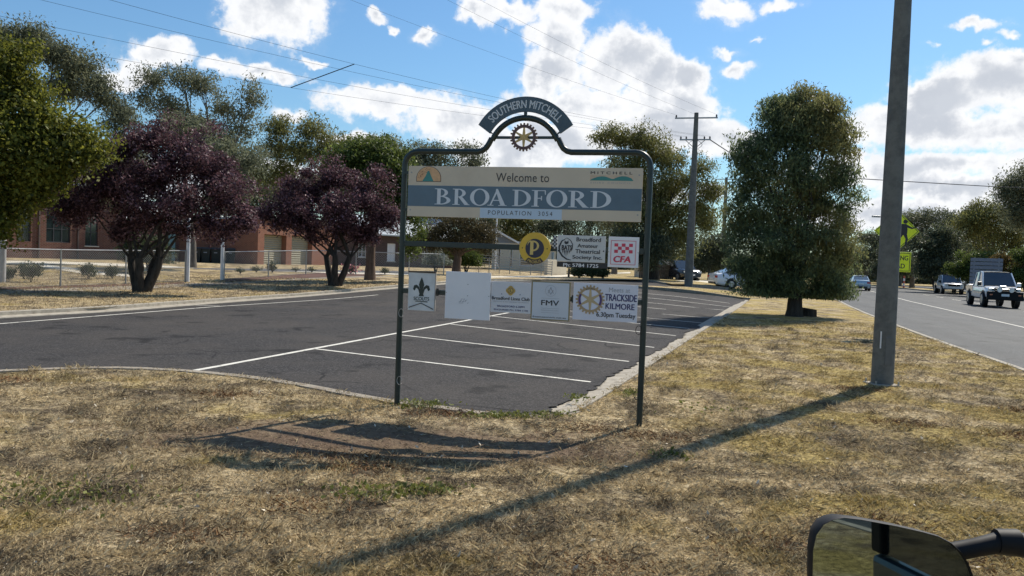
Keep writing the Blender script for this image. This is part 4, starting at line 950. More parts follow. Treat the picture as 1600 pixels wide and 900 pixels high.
# marker post on the island, billboard, street lamp
mp = D(1412, 447.5, 96); mp.z = -.05
o = empty('marker_post', mp, label='short red and white banded marker post on the island behind the pole', cat='marker post')
for k in range(5): MB().tube([(0, 0, k * .3), (0, 0, k * .3 + .3)], .12, 8).build('band', M_WPAINT if k % 2 else paint('marker_red', (0.5, 0.12, 0.08), .6), o)
bb = D(1541, 420, 60); bb.z = 0
o = empty('notice_hoarding', bb, -0.5, label='grey slatted hoarding standing behind the white utility', cat='hoarding')
hz = D(1541, 403, 60).z
for u in (-.8, .8): MB().box(u - .05, u + .05, .03, .12, 0, hz).build('post', M_GALV, o)
pn = paint('hoarding_grey', (0.24, 0.24, 0.27), .8, 0, .1, 4); n_ = 9
for k in range(n_): z0_ = .5 + (hz - .5) * k / n_; MB().box(-1.05, 1.05, -.02, .03, z0_ + .02, .5 + (hz - .5) * (k + 1) / n_ - .02).build('slat', pn, o)
sl = D(1384, 440, 70); sl.z = 0
o = empty('street_lamp', sl, label='distant street lamp whose head shows left of the tall grey pole', cat='street lamp')
lz = D(1376, 339, 70).z; hx = D(1369, 338, 70).x - sl.x
MB().tube([(0, 0, 0), (0, 0, lz - .3), (hx * .4, 0, lz)], [.09, .07, .04], 8).build('shaft', M_GALV, o)
MB().box(hx - .35, hx + .35, -.12, .12, lz - .05, lz + .1).build('lamp_head', M_GALV, o, bevel=.03)
# white gate posts
for px0, py0, px1, py1, lab in ((293, 440.5, 294.7, 343, 'tall white gate post standing at the end of the left fence'), (346.5, 438, 348, 352, 'tall white gate post right of the open gateway')):
    b_ = G(px0, py0); t_ = D(px1, py1, b_.y)
    g_ = empty('gate_post', b_, .28, label=lab, cat='post', group='white gate posts')
    MB().tube([(0, 0, -.2), (0, 0, t_.z - b_.z)], .078, 12).build('shaft', M_WPAINT, g_, True); MB().tube([(0, 0, t_.z - b_.z), (0, 0, t_.z - b_.z + .05)], [.095, .07], 12).build('cap', M_WPAINT, g_)
b_ = D(4, 420, 30.5); b_.z = float(zt(b_.x, b_.y)); t_ = D(4, 300, b_.y)
g_ = empty('gate_post', b_, label='pale post under the yellow-green tree at the left edge', cat='post', group='white gate posts'); MB().tube([(0, 0, -.2), (0, 0, t_.z - b_.z)], .12, 12).build('shaft', paint('grey_white_post', (0.42, 0.42, 0.42), .6), g_, True)

# ------------------------------------------------------------------ chain link fences
def fence(name, label, pts, hgt, spacing=3.0, dark=False, skip_end=False, mesh_step=0.10):
    a = Vector(pts[0]); b = Vector(pts[-1]); root = empty(name, a, label=label, cat='fence', group='chain link fences')
    mt = M_GALV if not dark else paint('dark_galv', (0.12, 0.12, 0.12), .5, .3)
    P_ = [Vector(p) - a for p in pts]
    seg = []; tot = 0
    for p, q in zip(P_, P_[1:]): seg.append((tot, p, q)); tot += (q - p).length
    def at(s_):
        for t0, p, q in seg:
            L = (q - p).length
            if s_ <= t0 + L + 1e-6: return p + (q - p) * ((s_ - t0) / L)
        return P_[-1]
    def gz(p): return float(zt(p.x + a.x, p.y + a.y)) - a.z
    n = max(1, round(tot / spacing))
    for k in range(n + 1):
        p = at(tot * k / n); z = gz(p); MB().tube([(p.x, p.y, z - .1), (p.x, p.y, z + hgt + .03)], .030, 8).build('post', mt, root)
    L = [at(tot * k / (n * 3)) for k in range(n * 3 + 1)]
    MB().tube([(p.x, p.y, gz(p) + hgt) for p in L], .024, 6).build('top_rail', mt, root)
    MB().tube([(p.x, p.y, gz(p) + .06) for p in L], .006, 4).build('bottom_wire', mt, root)
    mb = MB(); w = .0042; s_ = -hgt
    while s_ < tot:
        for dr in (1, -1):
            s0, s1 = (s_, s_ + hgt) if dr > 0 else (s_ + hgt, s_)
            z0, z1 = .03, hgt
            # clip to the run
            def cl(s0, z0, s1, z1):
                if min(s0, s1) >= tot or max(s0, s1) <= 0: return None
                f = lambda S: z0 + (z1 - z0) * (S - s0) / (s1 - s0)
                c0, c1 = min(max(s0, 0), tot), min(max(s1, 0), tot); return c0, f(c0), c1, f(c1)
            c = cl(s0, z0, s1, z1)
            if c:
                p, q = at(c[0]), at(c[2]); zp, zq = gz(p) + c[1], gz(q) + c[3]
                d = Vector((q.x - p.x, q.y - p.y, zq - zp)); 
                if d.length > .02:
                    d.normalize(); nrm = Vector((-d.z * (1 if 1 else 0), 0, 0)); e = Vector((P_[-1].x - P_[0].x, P_[-1].y - P_[0].y, 0)).normalized(); m_ = d.cross(e.cross(Vector((0, 0, 1)))).normalized() * w
                    mb.add([(p.x - m_.x, p.y - m_.y, zp - m_.z), (p.x + m_.x, p.y + m_.y, zp + m_.z), (q.x + m_.x, q.y + m_.y, zq + m_.z), (q.x - m_.x, q.y - m_.y, zq - m_.z)], [(0, 1, 2, 3)])
        s_ += mesh_step
    o = mb.build('wire_mesh', mt, root); o['kind'] = 'stuff'
    return root
FH = 1.36
fl = [G(-120, 458), G(30, 450), G(160, 445.5), G(289, 440.5)]
fence('chain_link_fence', 'low galvanised chain link fence in front of the brick hall, left of the gate posts', fl, FH, 3.1)
fr = [G(350, 438.5), G(500, 434), G(620, 431.5), G(693, 430)]
fence('chain_link_fence', 'low chain link fence right of the gateway in front of the roller doors', fr, 1.30, 3.4, dark=False, mesh_step=.14)
kg = [fl[-1] + Vector((-.35, -1.5, 0)), fl[-1]]

# ------------------------------------------------------------------ buildings
def wallface(P, root, mat, u0, u1, z0, z1, openings, depth=.25, name='wall', thick=.25):
    """a wall with real openings: built from rectangles between sorted openings"""
    mb = MB(); ops = sorted(openings); cur = u0
    for (a, b, c, d) in ops:
        if a > cur: mb.box(cur, a, 0, thick, z0, z1)
        if c > z0: mb.box(a, b, 0, thick, z0, c)
        if d < z1: mb.box(a, b, 0, thick, d, z1)
        cur = b
    if u1 > cur: mb.box(cur, u1, 0, thick, z0, z1)
    return mb.build(name, mat, root)
def window(root, a, b, c, d, frame_mat, glass, mull=1, rail=1, sill=True, y=.12, fw=.06):
    f = MB(); f.box(a, b, y - .03, y + .03, c, c + fw).box(a, b, y - .03, y + .03, d - fw, d).box(a, a + fw, y - .029, y + .029, c + fw, d - fw).box(b - fw, b, y - .029, y + .029, c + fw, d - fw)
    for k in range(1, mull + 1): x = a + (b - a) * k / (mull + 1); f.box(x - fw * .4, x + fw * .4, y - .028, y + .028, c + fw, d - fw)
    for k in range(1, rail + 1): z = c + (d - c) * k / (rail + 1); f.box(a + fw, b - fw, y - .026, y + .026, z - fw * .35, z + fw * .35)
    w = f.build('window', frame_mat, root); MB().box(a + .01, b - .01, y + .004, y + .014, c + .01, d - .01).build('pane', glass, w)
    if sill: MB().box(a - .06, b + .06, -.06, y - .031, c - .07, c - .002).build('sill', M_RENDER, w)
    return w
def gable(root, L, W_, z, rise, mat, over=.4, x0=0.0):
    mb = MB(); a = x0 - over; b = x0 + L + over; t_ = .12
    mb.add([(a, -over, z), (b, -over, z), (b, W_ / 2, z + rise), (a, W_ / 2, z + rise), (a, -over, z + t_), (b, -over, z + t_), (b, W_ / 2, z + rise + t_), (a, W_ / 2, z + rise + t_)],
           [(0, 1, 2, 3), (7, 6, 5, 4), (0, 4, 5, 1), (1, 5, 6, 2), (3, 7, 4, 0)])
    mb.add([(a, W_ + over, z), (b, W_ + over, z), (b, W_ / 2, z + rise), (a, W_ / 2, z + rise), (a, W_ + over, z + t_), (b, W_ + over, z + t_), (b, W_ / 2, z + rise + t_), (a, W_ / 2, z + rise + t_)],
           [(3, 2, 1, 0), (4, 5, 6, 7), (1, 5, 4, 0), (2, 6, 5, 1), (0, 4, 7, 3)])
    return mb.build('roof', mat, root)
h0 = D(-90, 405, 48); h1 = D(196, 410, 59.5)
FA = Face(h0, h1); hall = empty('brick_hall', label='red brick hall with tall dark windows behind the left fence', cat='building'); hall.matrix_world = FA.mat(.45)
wu = lambda px, py=380: FA.uz(px, py)[0]
wins = [(wu(-50), wu(-25), 1.15, 3.9), (wu(-14), wu(0), 1.15, 3.9), (wu(26), wu(48), 1.15, 3.9), (wu(72), wu(110), 1.15, 3.9), (wu(133), wu(153), 1.0, 3.9)]
wallface(FA, hall, M_BRICK, 0, FA.L, 0, 5.2, wins)
for k, w in enumerate(wins): window(hall, *w, paint('dark_window_frame', (0.04, 0.04, 0.045), .6), M_GLASST, mull=1 if k != 3 else 2, rail=2, sill=(k == 4))
MB().box(-.02, FA.L + .02, -.02, .27, -1.0, -.002).build('plinth', M_BRICKD, hall)
MB().box(FA.L - .25, FA.L, .252, 9, 0, 5.2).build('side_wall', M_BRICK, hall); MB().box(0, FA.L, 9.002, 9.25, 0, 5.2).build('rear_wall', M_BRICK, hall); MB().box(0, .25, .252, 9, 0, 5.2).build('side_wall', M_BRICK, hall)
gable(hall, FA.L, 9.2, 5.2, 2.3, M_ROOFT)
MB().box(-.4, FA.L + .4, -.52, -.40, 5.12, 5.26).build('gutter', M_GALV, hall)
for u_ in (wu(60), wu(121), wu(186)): MB().box(u_ - .05, u_ + .05, -.10, -.003, 0, 5.12).build('downpipe', paint('brown_pipe', (0.09, 0.06, 0.05), .6), hall)
# lower wing with flat roof
w0 = D(205, 411, 62); w1 = D(402, 413, 66.5)
FB = Face(w0, w1); wing = empty('brick_wing', label='low brick wing with white fascia, teal door and small window behind the bins', cat='building'); wing.matrix_world = FB.mat(.40)
wu = lambda px, py=390: FB.uz(px, py)[0]; wz = lambda px, py: FB.uz(px, py)[1] - .40
zf = wz(330, 352)
dr = (wu(262), wu(275), 0, wz(268, 364)); wn = (wu(302), wu(319), wz(310, 389), wz(310, 366))
wallface(FB, wing, M_BRICK, 0, FB.L, -.4, zf, [dr, wn])
MB().box(dr[0] + .05, dr[1] - .05, .08, .13, 0, dr[3] - .05).build('door', M_DOOR, wing)
window(wing, *wn, M_WPAINT, paint('blind_grey', (0.30, 0.30, 0.28), .6), 0, 0, fw=.22, y=.03)
MB().box(-.3, FB.L + .2, -.45, -.40, zf - .05, zf + .26).build('fascia', M_WPAINT, wing)
MB().box(-.3, FB.L + .2, -.40, 8, zf + .002, zf + .20).build('roof', M_ROOFG, wing)
MB().box(FB.L - .25, FB.L, .252, 7.5, -.4, zf).build('side_wall', M_BRICK, wing)
MB().box(wu(290), wu(400), 2.5, 7, zf + .2, zf + .75).build('upper_roof', M_ROOFG, wing)
# garage
g0 = D(402, 414, 61.5); g1 = D(521, 416, 72.5)
FC = Face(g0, g1); gar = empty('brick_garage', label='orange brick garage with two olive roller doors', cat='building'); gar.matrix_world = FC.mat(.40)
wu = lambda px, py=395: FC.uz(px, py)[0]; wz = lambda px, py: FC.uz(px, py)[1] - .40
zt_g = wz(430, 346); d1 = (wu(412.5), wu(447), 0, wz(430, 367)); d2 = (wu(455.5), wu(487.5), 0, wz(470, 368.5))
wallface(FC, gar, M_BRICKO, 0, FC.L, -.4, zt_g, [d1, d2], thick=.5)
for dd in (d1, d2):
    mb_ = empty('roller_door'); mb_.parent = gar
    n_ = 14
    for k in range(n_):
        za_, zb2 = dd[3] * k / n_, dd[3] * (k + 1) / n_
        mb = MB(); mb.add([(dd[0], .46, za_), (dd[1], .46, za_), (dd[1], .43, (za_ + zb2) / 2), (dd[0], .43, (za_ + zb2) / 2), (dd[1], .46, zb2 - .01), (dd[0], .46, zb2 - .01), (dd[0], .48, za_), (dd[1], .48, za_), (dd[0], .48, zb2 - .01), (dd[1], .48, zb2 - .01)],
                         [(0, 1, 2, 3), (3, 2, 4, 5), (6, 8, 9, 7), (0, 6, 7, 1), (5, 4, 9, 8)]); mb.build('slat', M_ROLL, mb_)
MB().box(-.1, FC.L + .1, -.12, -.03, zt_g, zt_g + .14).build('fascia', paint('brown_fascia', (0.10, 0.07, 0.06), .7), gar); MB().box(-.1, FC.L + .1, -.03, 8, zt_g + .002, zt_g + .12).build('roof', M_ROOFG, gar)
MB().box(0, .3, .502, 8, -.4, zt_g).build('side_wall', M_BRICKO, gar); MB().box(FC.L - .3, FC.L, .502, 8, -.4, zt_g).build('side_wall', M_BRICKO, gar)
# darker house behind the second plum tree
q0 = D(540, 414, 74); q1 = D(706, 414, 80)
FD = Face(q0, q1); hs = empty('brown_house', label='dark brick house with grey iron roof behind the second plum tree', cat='house'); hs.matrix_world = FD.mat(.4)
wu = lambda px, py=395: FD.uz(px, py)[0]; wz = lambda px, py: FD.uz(px, py)[1] - .40
zh = wz(630, 370)
ow = [(wu(560), wu(572), .9, zh - .5), (wu(605), wu(618), .6, zh - .7), (wu(660), wu(668), .9, zh - .4)]
wallface(FD, hs, M_BRICKD, 0, FD.L, -.4, zh, ow)
for k, w in enumerate(ow): window(hs, *w, M_WPAINT, M_GLASS if k != 1 else M_WPAINT, 1, 0)
gable(hs, FD.L, 8, zh, 2.0, M_ROOFG, .6); MB().box(FD.L - .25, FD.L, .252, 8, -.4, zh).build('side_wall', M_BRICKD, hs); MB().box(0, .25, .252, 8, -.4, zh).build('side_wall', M_BRICKD, hs)
# house with white gable behind the sign
q0 = D(768, 414, 84); q1 = D(868, 416, 84)
FE = Face(q0, q1); hs = empty('gable_house', label='small house with white gable roof behind the round yellow board', cat='house'); hs.matrix_world = FE.mat(.3)
wu = lambda px, py=395: FE.uz(px, py)[0]; wz = lambda px, py: FE.uz(px, py)[1] - .30
ze = wz(800, 380); ow = [(wu(778), wu(782), .4, ze - .3), (wu(797), wu(801), .5, ze - .3), (wu(812), wu(836), .7, ze - .3)]
wallface(FE, hs, M_RENDER, 0, FE.L, -.4, ze, ow)
for w in ow: window(hs, *w, M_WPAINT, M_GLASS, 0, 0)
xg = wu(806)
mb = MB(); mb.prism([(-.1, ze), (xg, ze), (0.35, ze + 1.15), (-.1, ze + 1.3)], .02, .2); mb.build('gable_wall', paint('grey_gable', (0.20, 0.22, 0.25), .7), hs)
mb = MB(); mb.prism([(xg + .3, ze - .08), (xg + .3, ze + .12), (0.2, ze + 1.45), (-3.2, ze + .12), (-3.2, ze - .08), (0.2, ze + 1.25)], -.5, 9); mb.build('roof', M_WPAINT, hs)
MB().box(xg, FE.L + .4, -.4, 8, ze + .002, ze + .2).build('side_roof', paint('pale_tan_roof', (0.42, 0.40, 0.34), .6), hs)
MB().box(0, FE.L, 6, 6.2, -.4, ze).build('rear_wall', M_RENDER, hs)
# ramp rails, low wall, flagpole, blue post
r0, r1 = G(748, 426), G(862, 431); FR = Face(r0, r1)
rr = empty('ramp_railing', label='long galvanised pipe railing along the ramp behind the sign', cat='railing'); rr.matrix_world = FR.mat(float(zt(r0.x, r0.y)))
mb = MB(); zt0, zt1 = FR.uz(750, 402)[1] - .45, FR.uz(860, 409)[1] - .45
for k in range(6): f = .12 + k * .16; MB().tube([(0, 0, zt0 * f + .25), (FR.L, 0, zt1 * f)], .03, 6).build('rail', M_GALV, rr)
for k in range(8): x = FR.L * k / 7; MB().tube([(x, 0, -.3), (x, 0, zt0 + (zt1 - zt0) * k / 7)], .035, 6).build('post', M_GALV, rr)
w0_, w1_ = G(855, 429.5), G(885, 429.5); FW = Face(w0_, w1_); hw = FW.uz(870, 406)[1] - float(zt(w0_.x, w0_.y))
o = MB().box(0, FW.L, 0, .3, -.3, hw).build('low_wall', M_RENDER, None, bevel=.02); o.matrix_world = FW.mat(float(zt(w0_.x, w0_.y))); tag(o, 'short cream rendered wall under the theatre board', 'wall')
fp = G(773.5, 422.5); o = empty('flagpole', fp, label='thin pale flagpole behind the main board, left of the yellow disc', cat='flagpole')
MB().tube([(0, 0, -.2), (0, 0, D(773.5, 343, fp.y).z - fp.z + 1.5)], .07, 8).build('shaft', M_WPAINT, o); MB().tube([(-.0, 0, 1.0), (.5, .1, .05)], .03, 6).build('stay', M_WPAINT, o)
fp = G(862.5, 427); o = MB().tube([(fp.x, fp.y, fp.z - .2), (fp.x, fp.y, D(862.5, 394, fp.y).z)], .12, 8).build('blue_post', paint('blue_grey_post', (0.20, 0.28, 0.34), .5)); tag(o, 'blue-grey post between the yellow disc and the theatre board', 'post')
sp_ = G(888.5, 433); o = MB().tube([sp_ - Vector((0, 0, .2)), (sp_.x, sp_.y, D(888.5, 419, sp_.y).z)], .08, 6).build('stake', B_GREY); tag(o, 'short wooden stake on the lawn below the phone strip', 'post')
# paling fence and teal roof at the right of the frame
f0, f1 = D(998, 437, 66), D(1052, 438, 66); FP = Face(f0, f1); pf = empty('paling_fence', label='dark timber paling fence right of the right post', cat='fence'); pf.matrix_world = FP.mat(.3)
n_ = 18; zp = FP.uz(1020, 413)[1] - .3
for k in range(n_): x = FP.L * k / n_; MB().box(x + .01, x + FP.L / n_ - .01, 0, .03, -.3, zp + .04 * sin(k * 2.1)).build('paling', paint('old_timber', (0.11, 0.09, 0.075), .9, 0, .3, 4), pf)
MB().box(0, FP.L, .031, .09, zp * .6, zp * .6 + .08).build('rail', paint('old_timber', (0.1, 0.1, 0.1)), pf)
o = empty('shed', D(1020, 437, 70), label='small shed with a pale teal iron roof behind the paling fence', cat='shed'); o.location.z = .3
zr = D(1020, 414, 70).z - .3; MB().box(-1.2, 1.7, 0, 3, -.3, zr).build('wall', M_RENDER, o)
mb = MB(); mb.prism([(-1.6, zr - .1), (.3, zr + .85), (2.1, zr - .1), (2.1, zr - .2), (-1.6, zr - .2)], -.3, 3.3); mb.build('roof', paint('teal_iron', (0.26, 0.38, 0.36), .5), o)
# wheelie bins
bin_lab = ['first', 'second', 'third', 'fourth', 'fifth', 'sixth', 'seventh']
proto = None
for k, px in enumerate((306, 321, 337, 360, 376, 389)):
    bp = D(px, 413, 61.0 + k * .4); bp.z = .42
    if proto is None:
        proto = empty('wheelie_bin', bp, .28); mb = MB(); w = .36
        mb.add([(-w * .8, -w * .8, .08), (w * .8, -w * .8, .08), (w * .8, w * .8, .08), (-w * .8, w * .8, .08), (-w, -w, 1.12), (w, -w, 1.12), (w, w, 1.12), (-w, w, 1.12)], [(0, 3, 2, 1), (4, 5, 6, 7), (0, 1, 5, 4), (1, 2, 6, 5), (2, 3, 7, 6), (3, 0, 4, 7)]); mb.build('body', paint('bin_green_black', (0.018, 0.022, 0.020), .55), proto, bevel=.03)
        MB().add([(-w * 1.08, -w * 1.12, 1.13), (w * 1.08, -w * 1.12, 1.13), (w * 1.08, w * 1.1, 1.13), (-w * 1.08, w * 1.1, 1.13), (-w * .9, -w * .9, 1.24), (w * .9, -w * .9, 1.24), (w * .9, w * 1.05, 1.24), (-w * .9, w * 1.05, 1.24)], [(0, 3, 2, 1), (4, 5, 6, 7), (0, 1, 5, 4), (1, 2, 6, 5), (2, 3, 7, 6), (3, 0, 4, 7)]).build('lid', paint('bin_lid', (0.03, 0.032, 0.034), .5), proto, bevel=.015)
        MB().box(-.12, .12, -w - .01, -w + .005, .82, .88).build('badge', M_GREYP, proto)
        for s_ in (-1, 1): MB().tube([(s_ * .30, w * .9, .12), (s_ * .37, w * .9, .12)], .12, 12).build('wheel', M_RUBBER, proto)
        o = proto
    else: o = copy_tree(proto); o.location = bp
    o['label'] = 'dark wheelie bin against the brick wing, %s from the left' % bin_lab[k]; o['category'] = 'bin'; o['group'] = 'wheelie bins along the wall'
sc0, sc1 = D(302, 413, 62.3), D(401, 414, 64.6); FS = Face(sc0, sc1); o = empty('bin_screen', label='black screen fence behind the row of bins', cat='fence'); o.matrix_world = FS.mat(.4)
hz_ = FS.uz(340, 390)[1] - .4
for k in range(10): MB().box(FS.L * k / 10 + .01, FS.L * (k + 1) / 10 - .01, 0, .04, -.3, hz_).build('panel', paint('black_panel', (0.015, 0.014, 0.014), .8), o)

# ------------------------------------------------------------------ vehicles (x forward, z up)
def loft(st, name, mat, parent):
    """st: (x, half width, z bottom, z top, top width factor)"""
    mb = MB(); vs = []; n = None
    for (x, hw, zb, zt_, tf) in st:
        h = zt_ - zb
        prof = [(hw * .86, zb), (hw * .97, zb + h * .12), (hw, zb + h * .42), (hw * .985, zb + h * .72), (hw * (tf * .5 + .5) * .97, zb + h * .92), (hw * tf * .9, zt_)]
        ring = [(x, y, z) for y, z in prof] + [(x, -y, z) for y, z in reversed(prof)]; n = len(ring); vs += ring
    fs = []
    for i in range(len(st) - 1):
        for k in range(n): fs.append((i * n + k, i * n + (k + 1) % n, (i + 1) * n + (k + 1) % n, (i + 1) * n + k))
    fs += [tuple(range(n)), tuple(range((len(st) - 1) * n, len(st) * n))]
    mb.add(vs, fs); return mb.build(name, mat, parent, True)
def wheels(root, xs_, hw, r, w=.22):
    for x in xs_:
        for s_ in (-1, 1):
            y = s_ * (hw - .10)
            MB().tube([(x, y - .13 * s_, r + .02), (x, s_ * (hw - .015), r + .02)], [r * 1.17, r * 1.17], 20).build('wheel_arch', M_BLACK, root)
            wh = MB().tube([(x, y - s_ * w * .5, r), (x, y + s_ * w * .40, r), (x, y + s_ * w * .5, r)], [r, r, r * .93], 22).build('wheel', M_RUBBER, root, True)
            MB().tube([(x, y + s_ * w * .42, r), (x, y + s_ * (w * .5 + .012), r)], [r * .66, r * .60], 14).build('rim', M_RIM, wh)
def cabin(root, st, paintm, pillars, roof_idx):
    """st: (x, z base, half base, z roof, half roof); glass house with painted roof and pillars"""
    mb = MB(); vs = []
    for (x, zb, hb, zr, hr) in st: vs += [(x, hb, zb), (x, hr, zr), (x, -hr, zr), (x, -hb, zb)]
    fs = []
    for i in range(len(st) - 1):
        for k in range(4): fs.append((4 * i + k, 4 * i + (k + 1) % 4, 4 * i + 4 + (k + 1) % 4, 4 * i + 4 + k))
    fs += [(0, 1, 2, 3), tuple(4 * (len(st) - 1) + k for k in range(4))]
    mb.add(vs, fs); mb.build('window_glass', M_GLASS, root)
    a, b = roof_idx; mb = MB(); vs = []
    for (x, zb, hb, zr, hr) in st[a:b + 1]: vs += [(x, hr + .015, zr - .05), (x, hr * .93, zr + .022), (x, 0, zr + .045), (x, -hr * .93, zr + .022), (x, -hr - .015, zr - .05)]
    n = b - a; fs = [(5 * i + k, 5 * i + k + 1, 5 * i + 6 + k, 5 * i + 5 + k) for i in range(n) for k in range(4)]
    mb.add(vs, fs); mb.build('roof', paintm, root, True)
    for i0, i1 in pillars:
        (x0, zb0, hb0, _, _), (x1, _, _, zr1, hr1) = st[i0], st[i1]
        for s_ in (-1, 1): MB().tube([(x0, s_ * (hb0 + .008), zb0 - .02), (x1, s_ * (hr1 + .008), zr1 - .01)], .042, 5).build('pillar', paintm, root)
def sedan(label, loc, rz, paintm, group=None, L=4.75):
    root = empty('sedan', loc, rz, label=label, cat='car', group=group); s_ = L / 4.75
    B = [(-2.36, .70, .45, .78, .8), (-2.30, .84, .28, .98, .82), (-1.9, .89, .20, 1.04, .86), (-1.3, .91, .18, 1.00, .9), (0, .92, .18, .95, .92), (1.0, .91, .18, .93, .9), (1.5, .90, .20, .88, .86), (2.1, .86, .24, .76, .82), (2.33, .72, .32, .62, .8)]
    loft([(x * s_, a, b, c, d) for x, a, b, c, d in B], 'body', paintm, root)
    st = [(-1.95, 1.02, .72, 1.03, .66), (-1.15, .97, .82, 1.38, .60), (-.3, .95, .84, 1.44, .62), (.35, .94, .84, 1.42, .61), (1.15, .92, .80, .95, .74)]
    cabin(root, [(x * s_, a, b, c, d) for x, a, b, c, d in st], paintm, ((0, 1), (2, 2), (4, 3)), (1, 3))
    wheels(root, (-1.38 * s_, 1.42 * s_), .92, .32)
    for y in (-.66, .66):
        MB().box(-2.37 * s_, -2.27 * s_, y - .16, y + .16, .70, .86).build('tail_lamp', M_LAMPR, root, bevel=.02); MB().box(2.18 * s_, 2.29 * s_, y - .17, y + .17, .56, .68).build('headlamp', M_LAMPW, root, bevel=.02)
        MB().box(.85 * s_, 1.0 * s_, y * 1.33, y * 1.52, .95, 1.06).build('door_mirror', paintm, root, bevel=.02) if y > 0 else MB().box(.85 * s_, 1.0 * s_, y * 1.52, y * 1.33, .95, 1.06).build('door_mirror', paintm, root, bevel=.02)
    MB().box(-2.385 * s_, -2.30 * s_, -.55, .55, .30, .42).build('bumper_insert', M_BLACK, root); MB().box(-2.385 * s_, -2.32 * s_, -.24, .24, .60, .70).build('number_plate', M_WPAINT, root)
    MB().box(2.24 * s_, 2.345 * s_, -.42, .42, .40, .52).build('grille', M_BLACK, root)
    return root
RH = atan2(1.0, 0.33)                       # heading of the main road (x forward)
pc = D(1342, 447, 80); sedan('pale blue sedan driving away on the main road left of the tall pole', (pc.x, 80, A_OFF), RH, M_CARB)
pc = D(1146, 444, 54.0); sedan('silver-white sedan parked half behind the dense roadside tree', (pc.x + .95, 54.4, float(zt(pc.x, 54)) - .02), R(8), M_CARW, L=4.9)
# dark four wheel drive beside the power pole
pc = D(1062, 438, 66); r4 = empty('parked_wagon', (pc.x, 66, .38), R(-75), label='dark wagon parked just left of the big power pole', cat='car')
loft([(-2.2, .80, .4, 1.0, .9), (-2.1, .88, .3, 1.12, .92), (0, .90, .28, 1.08, .94), (1.1, .90, .28, 1.05, .92), (2.0, .86, .3, .98, .86), (2.2, .76, .4, .85, .85)], 'body', M_CARD, r4)
cabin(r4, [(-2.1, 1.08, .84, 1.12, .78), (-1.95, 1.08, .84, 1.68, .70), (.3, 1.06, .86, 1.72, .72), (1.1, 1.04, .84, 1.08, .78)], M_CARD, ((0, 1), (3, 2)), (1, 2)); wheels(r4, (-1.3, 1.35), .90, .36)
MB().box(2.16, 2.22, -.22, .22, .50, .62).build('number_plate', M_WPAINT, r4)
for y in (-.62, .62): MB().box(2.1, 2.21, y - .15, y + .15, .72, .88).build('headlamp', M_LAMPW, r4)
# utility: dual cab
def ute(label, loc, rz, paintm, bull=True):
    root = empty('utility_truck', loc, rz, label=label, cat='utility truck')
    loft([(-.95, .88, .42, 1.06, .95), (-.2, .90, .40, 1.08, .95), (.9, .90, .40, 1.08, .93), (1.55, .90, .44, 1.10, .90), (2.2, .87, .48, 1.03, .86), (2.42, .80, .55, .92, .86)], 'body', paintm, root)
    mb = MB(); mb.box(-2.55, -.97, -.88, .88, .50, .72).box(-2.55, -.97, .83, .89, .72, 1.12).box(-2.55, -.97, -.89, -.83, .72, 1.12).box(-2.60, -2.54, -.89, .89, .50, 1.12); mb.build('tray', paintm, root, bevel=.02)
    cabin(root, [(-.93, 1.06, .86, 1.12, .82), (-.80, 1.06, .86, 1.78, .72), (.1, 1.06, .87, 1.84, .74), (.60, 1.06, .87, 1.80, .73), (1.38, 1.07, .85, 1.12, .78)], paintm, ((0, 1), (2, 2), (4, 3)), (1, 3))
    wheels(root, (-1.75, 1.55), .92, .40, .27)
    for y in (-.64, .64):
        MB().box(2.28, 2.42, y - .17, y + .17, .84, 1.00).build('headlamp', M_LAMPW, root, bevel=.02)
        s_ = 1 if y > 0 else -1; MB().box(1.15, 1.27, min(s_ * .92, s_ * 1.12), max(s_ * .92, s_ * 1.12), 1.10, 1.30).build('door_mirror', M_BLACK if s_ < 0 else paintm, root, bevel=.02)
    MB().box(2.36, 2.46, -.50, .50, .78, .98).build('grille', M_MBLACK, root, bevel=.01)
    if bull:
        bar = MB().box(2.45, 2.62, -.92, .92, .40, .84).build('bull_bar', M_MBLACK, root, bevel=.03)
        for z in (.86, 1.02): MB().tube([(2.44, -.62, z - .1), (2.56, -.5, z), (2.56, .5, z), (2.44, .62, z - .1)], .03, 8).build('hoop', M_MBLACK, bar)
        for y in (-.30, .30): MB().tube([(2.50, y, .93), (2.64, y, .93)], [.10, .13], 18).build('spotlight', M_LAMPW, bar)
        MB().box(2.62, 2.635, -.20, .20, .60, .72).build('number_plate', M_WPAINT, bar)
        for y in (-.72, .72): MB().box(2.61, 2.63, y - .07, y + .07, .64, .70).build('indicator', paint('amber_lamp', (0.7, 0.22, 0.1), .3), bar)
    MB().box(1.75, 2.05, -.17, .17, 1.07, 1.13).build('bonnet_scoop', paintm, root, bevel=.02)
    return root
pc = D(1557, 474, 43.5); uo = ute('white dual cab utility with black bull bar and spotlights driving towards the viewer', (pc.x * 49 / 43.5 - .25, 49.0, A_OFF), RH + pi + R(1), M_CARW); uo.scale = (1.0, 1.02, 1.14)
pc = D(1491, 452, 78); u2_ = ute('small white utility further back on the road left of the hoarding', (pc.x, 79, A_OFF), RH + pi, M_CARW, False)

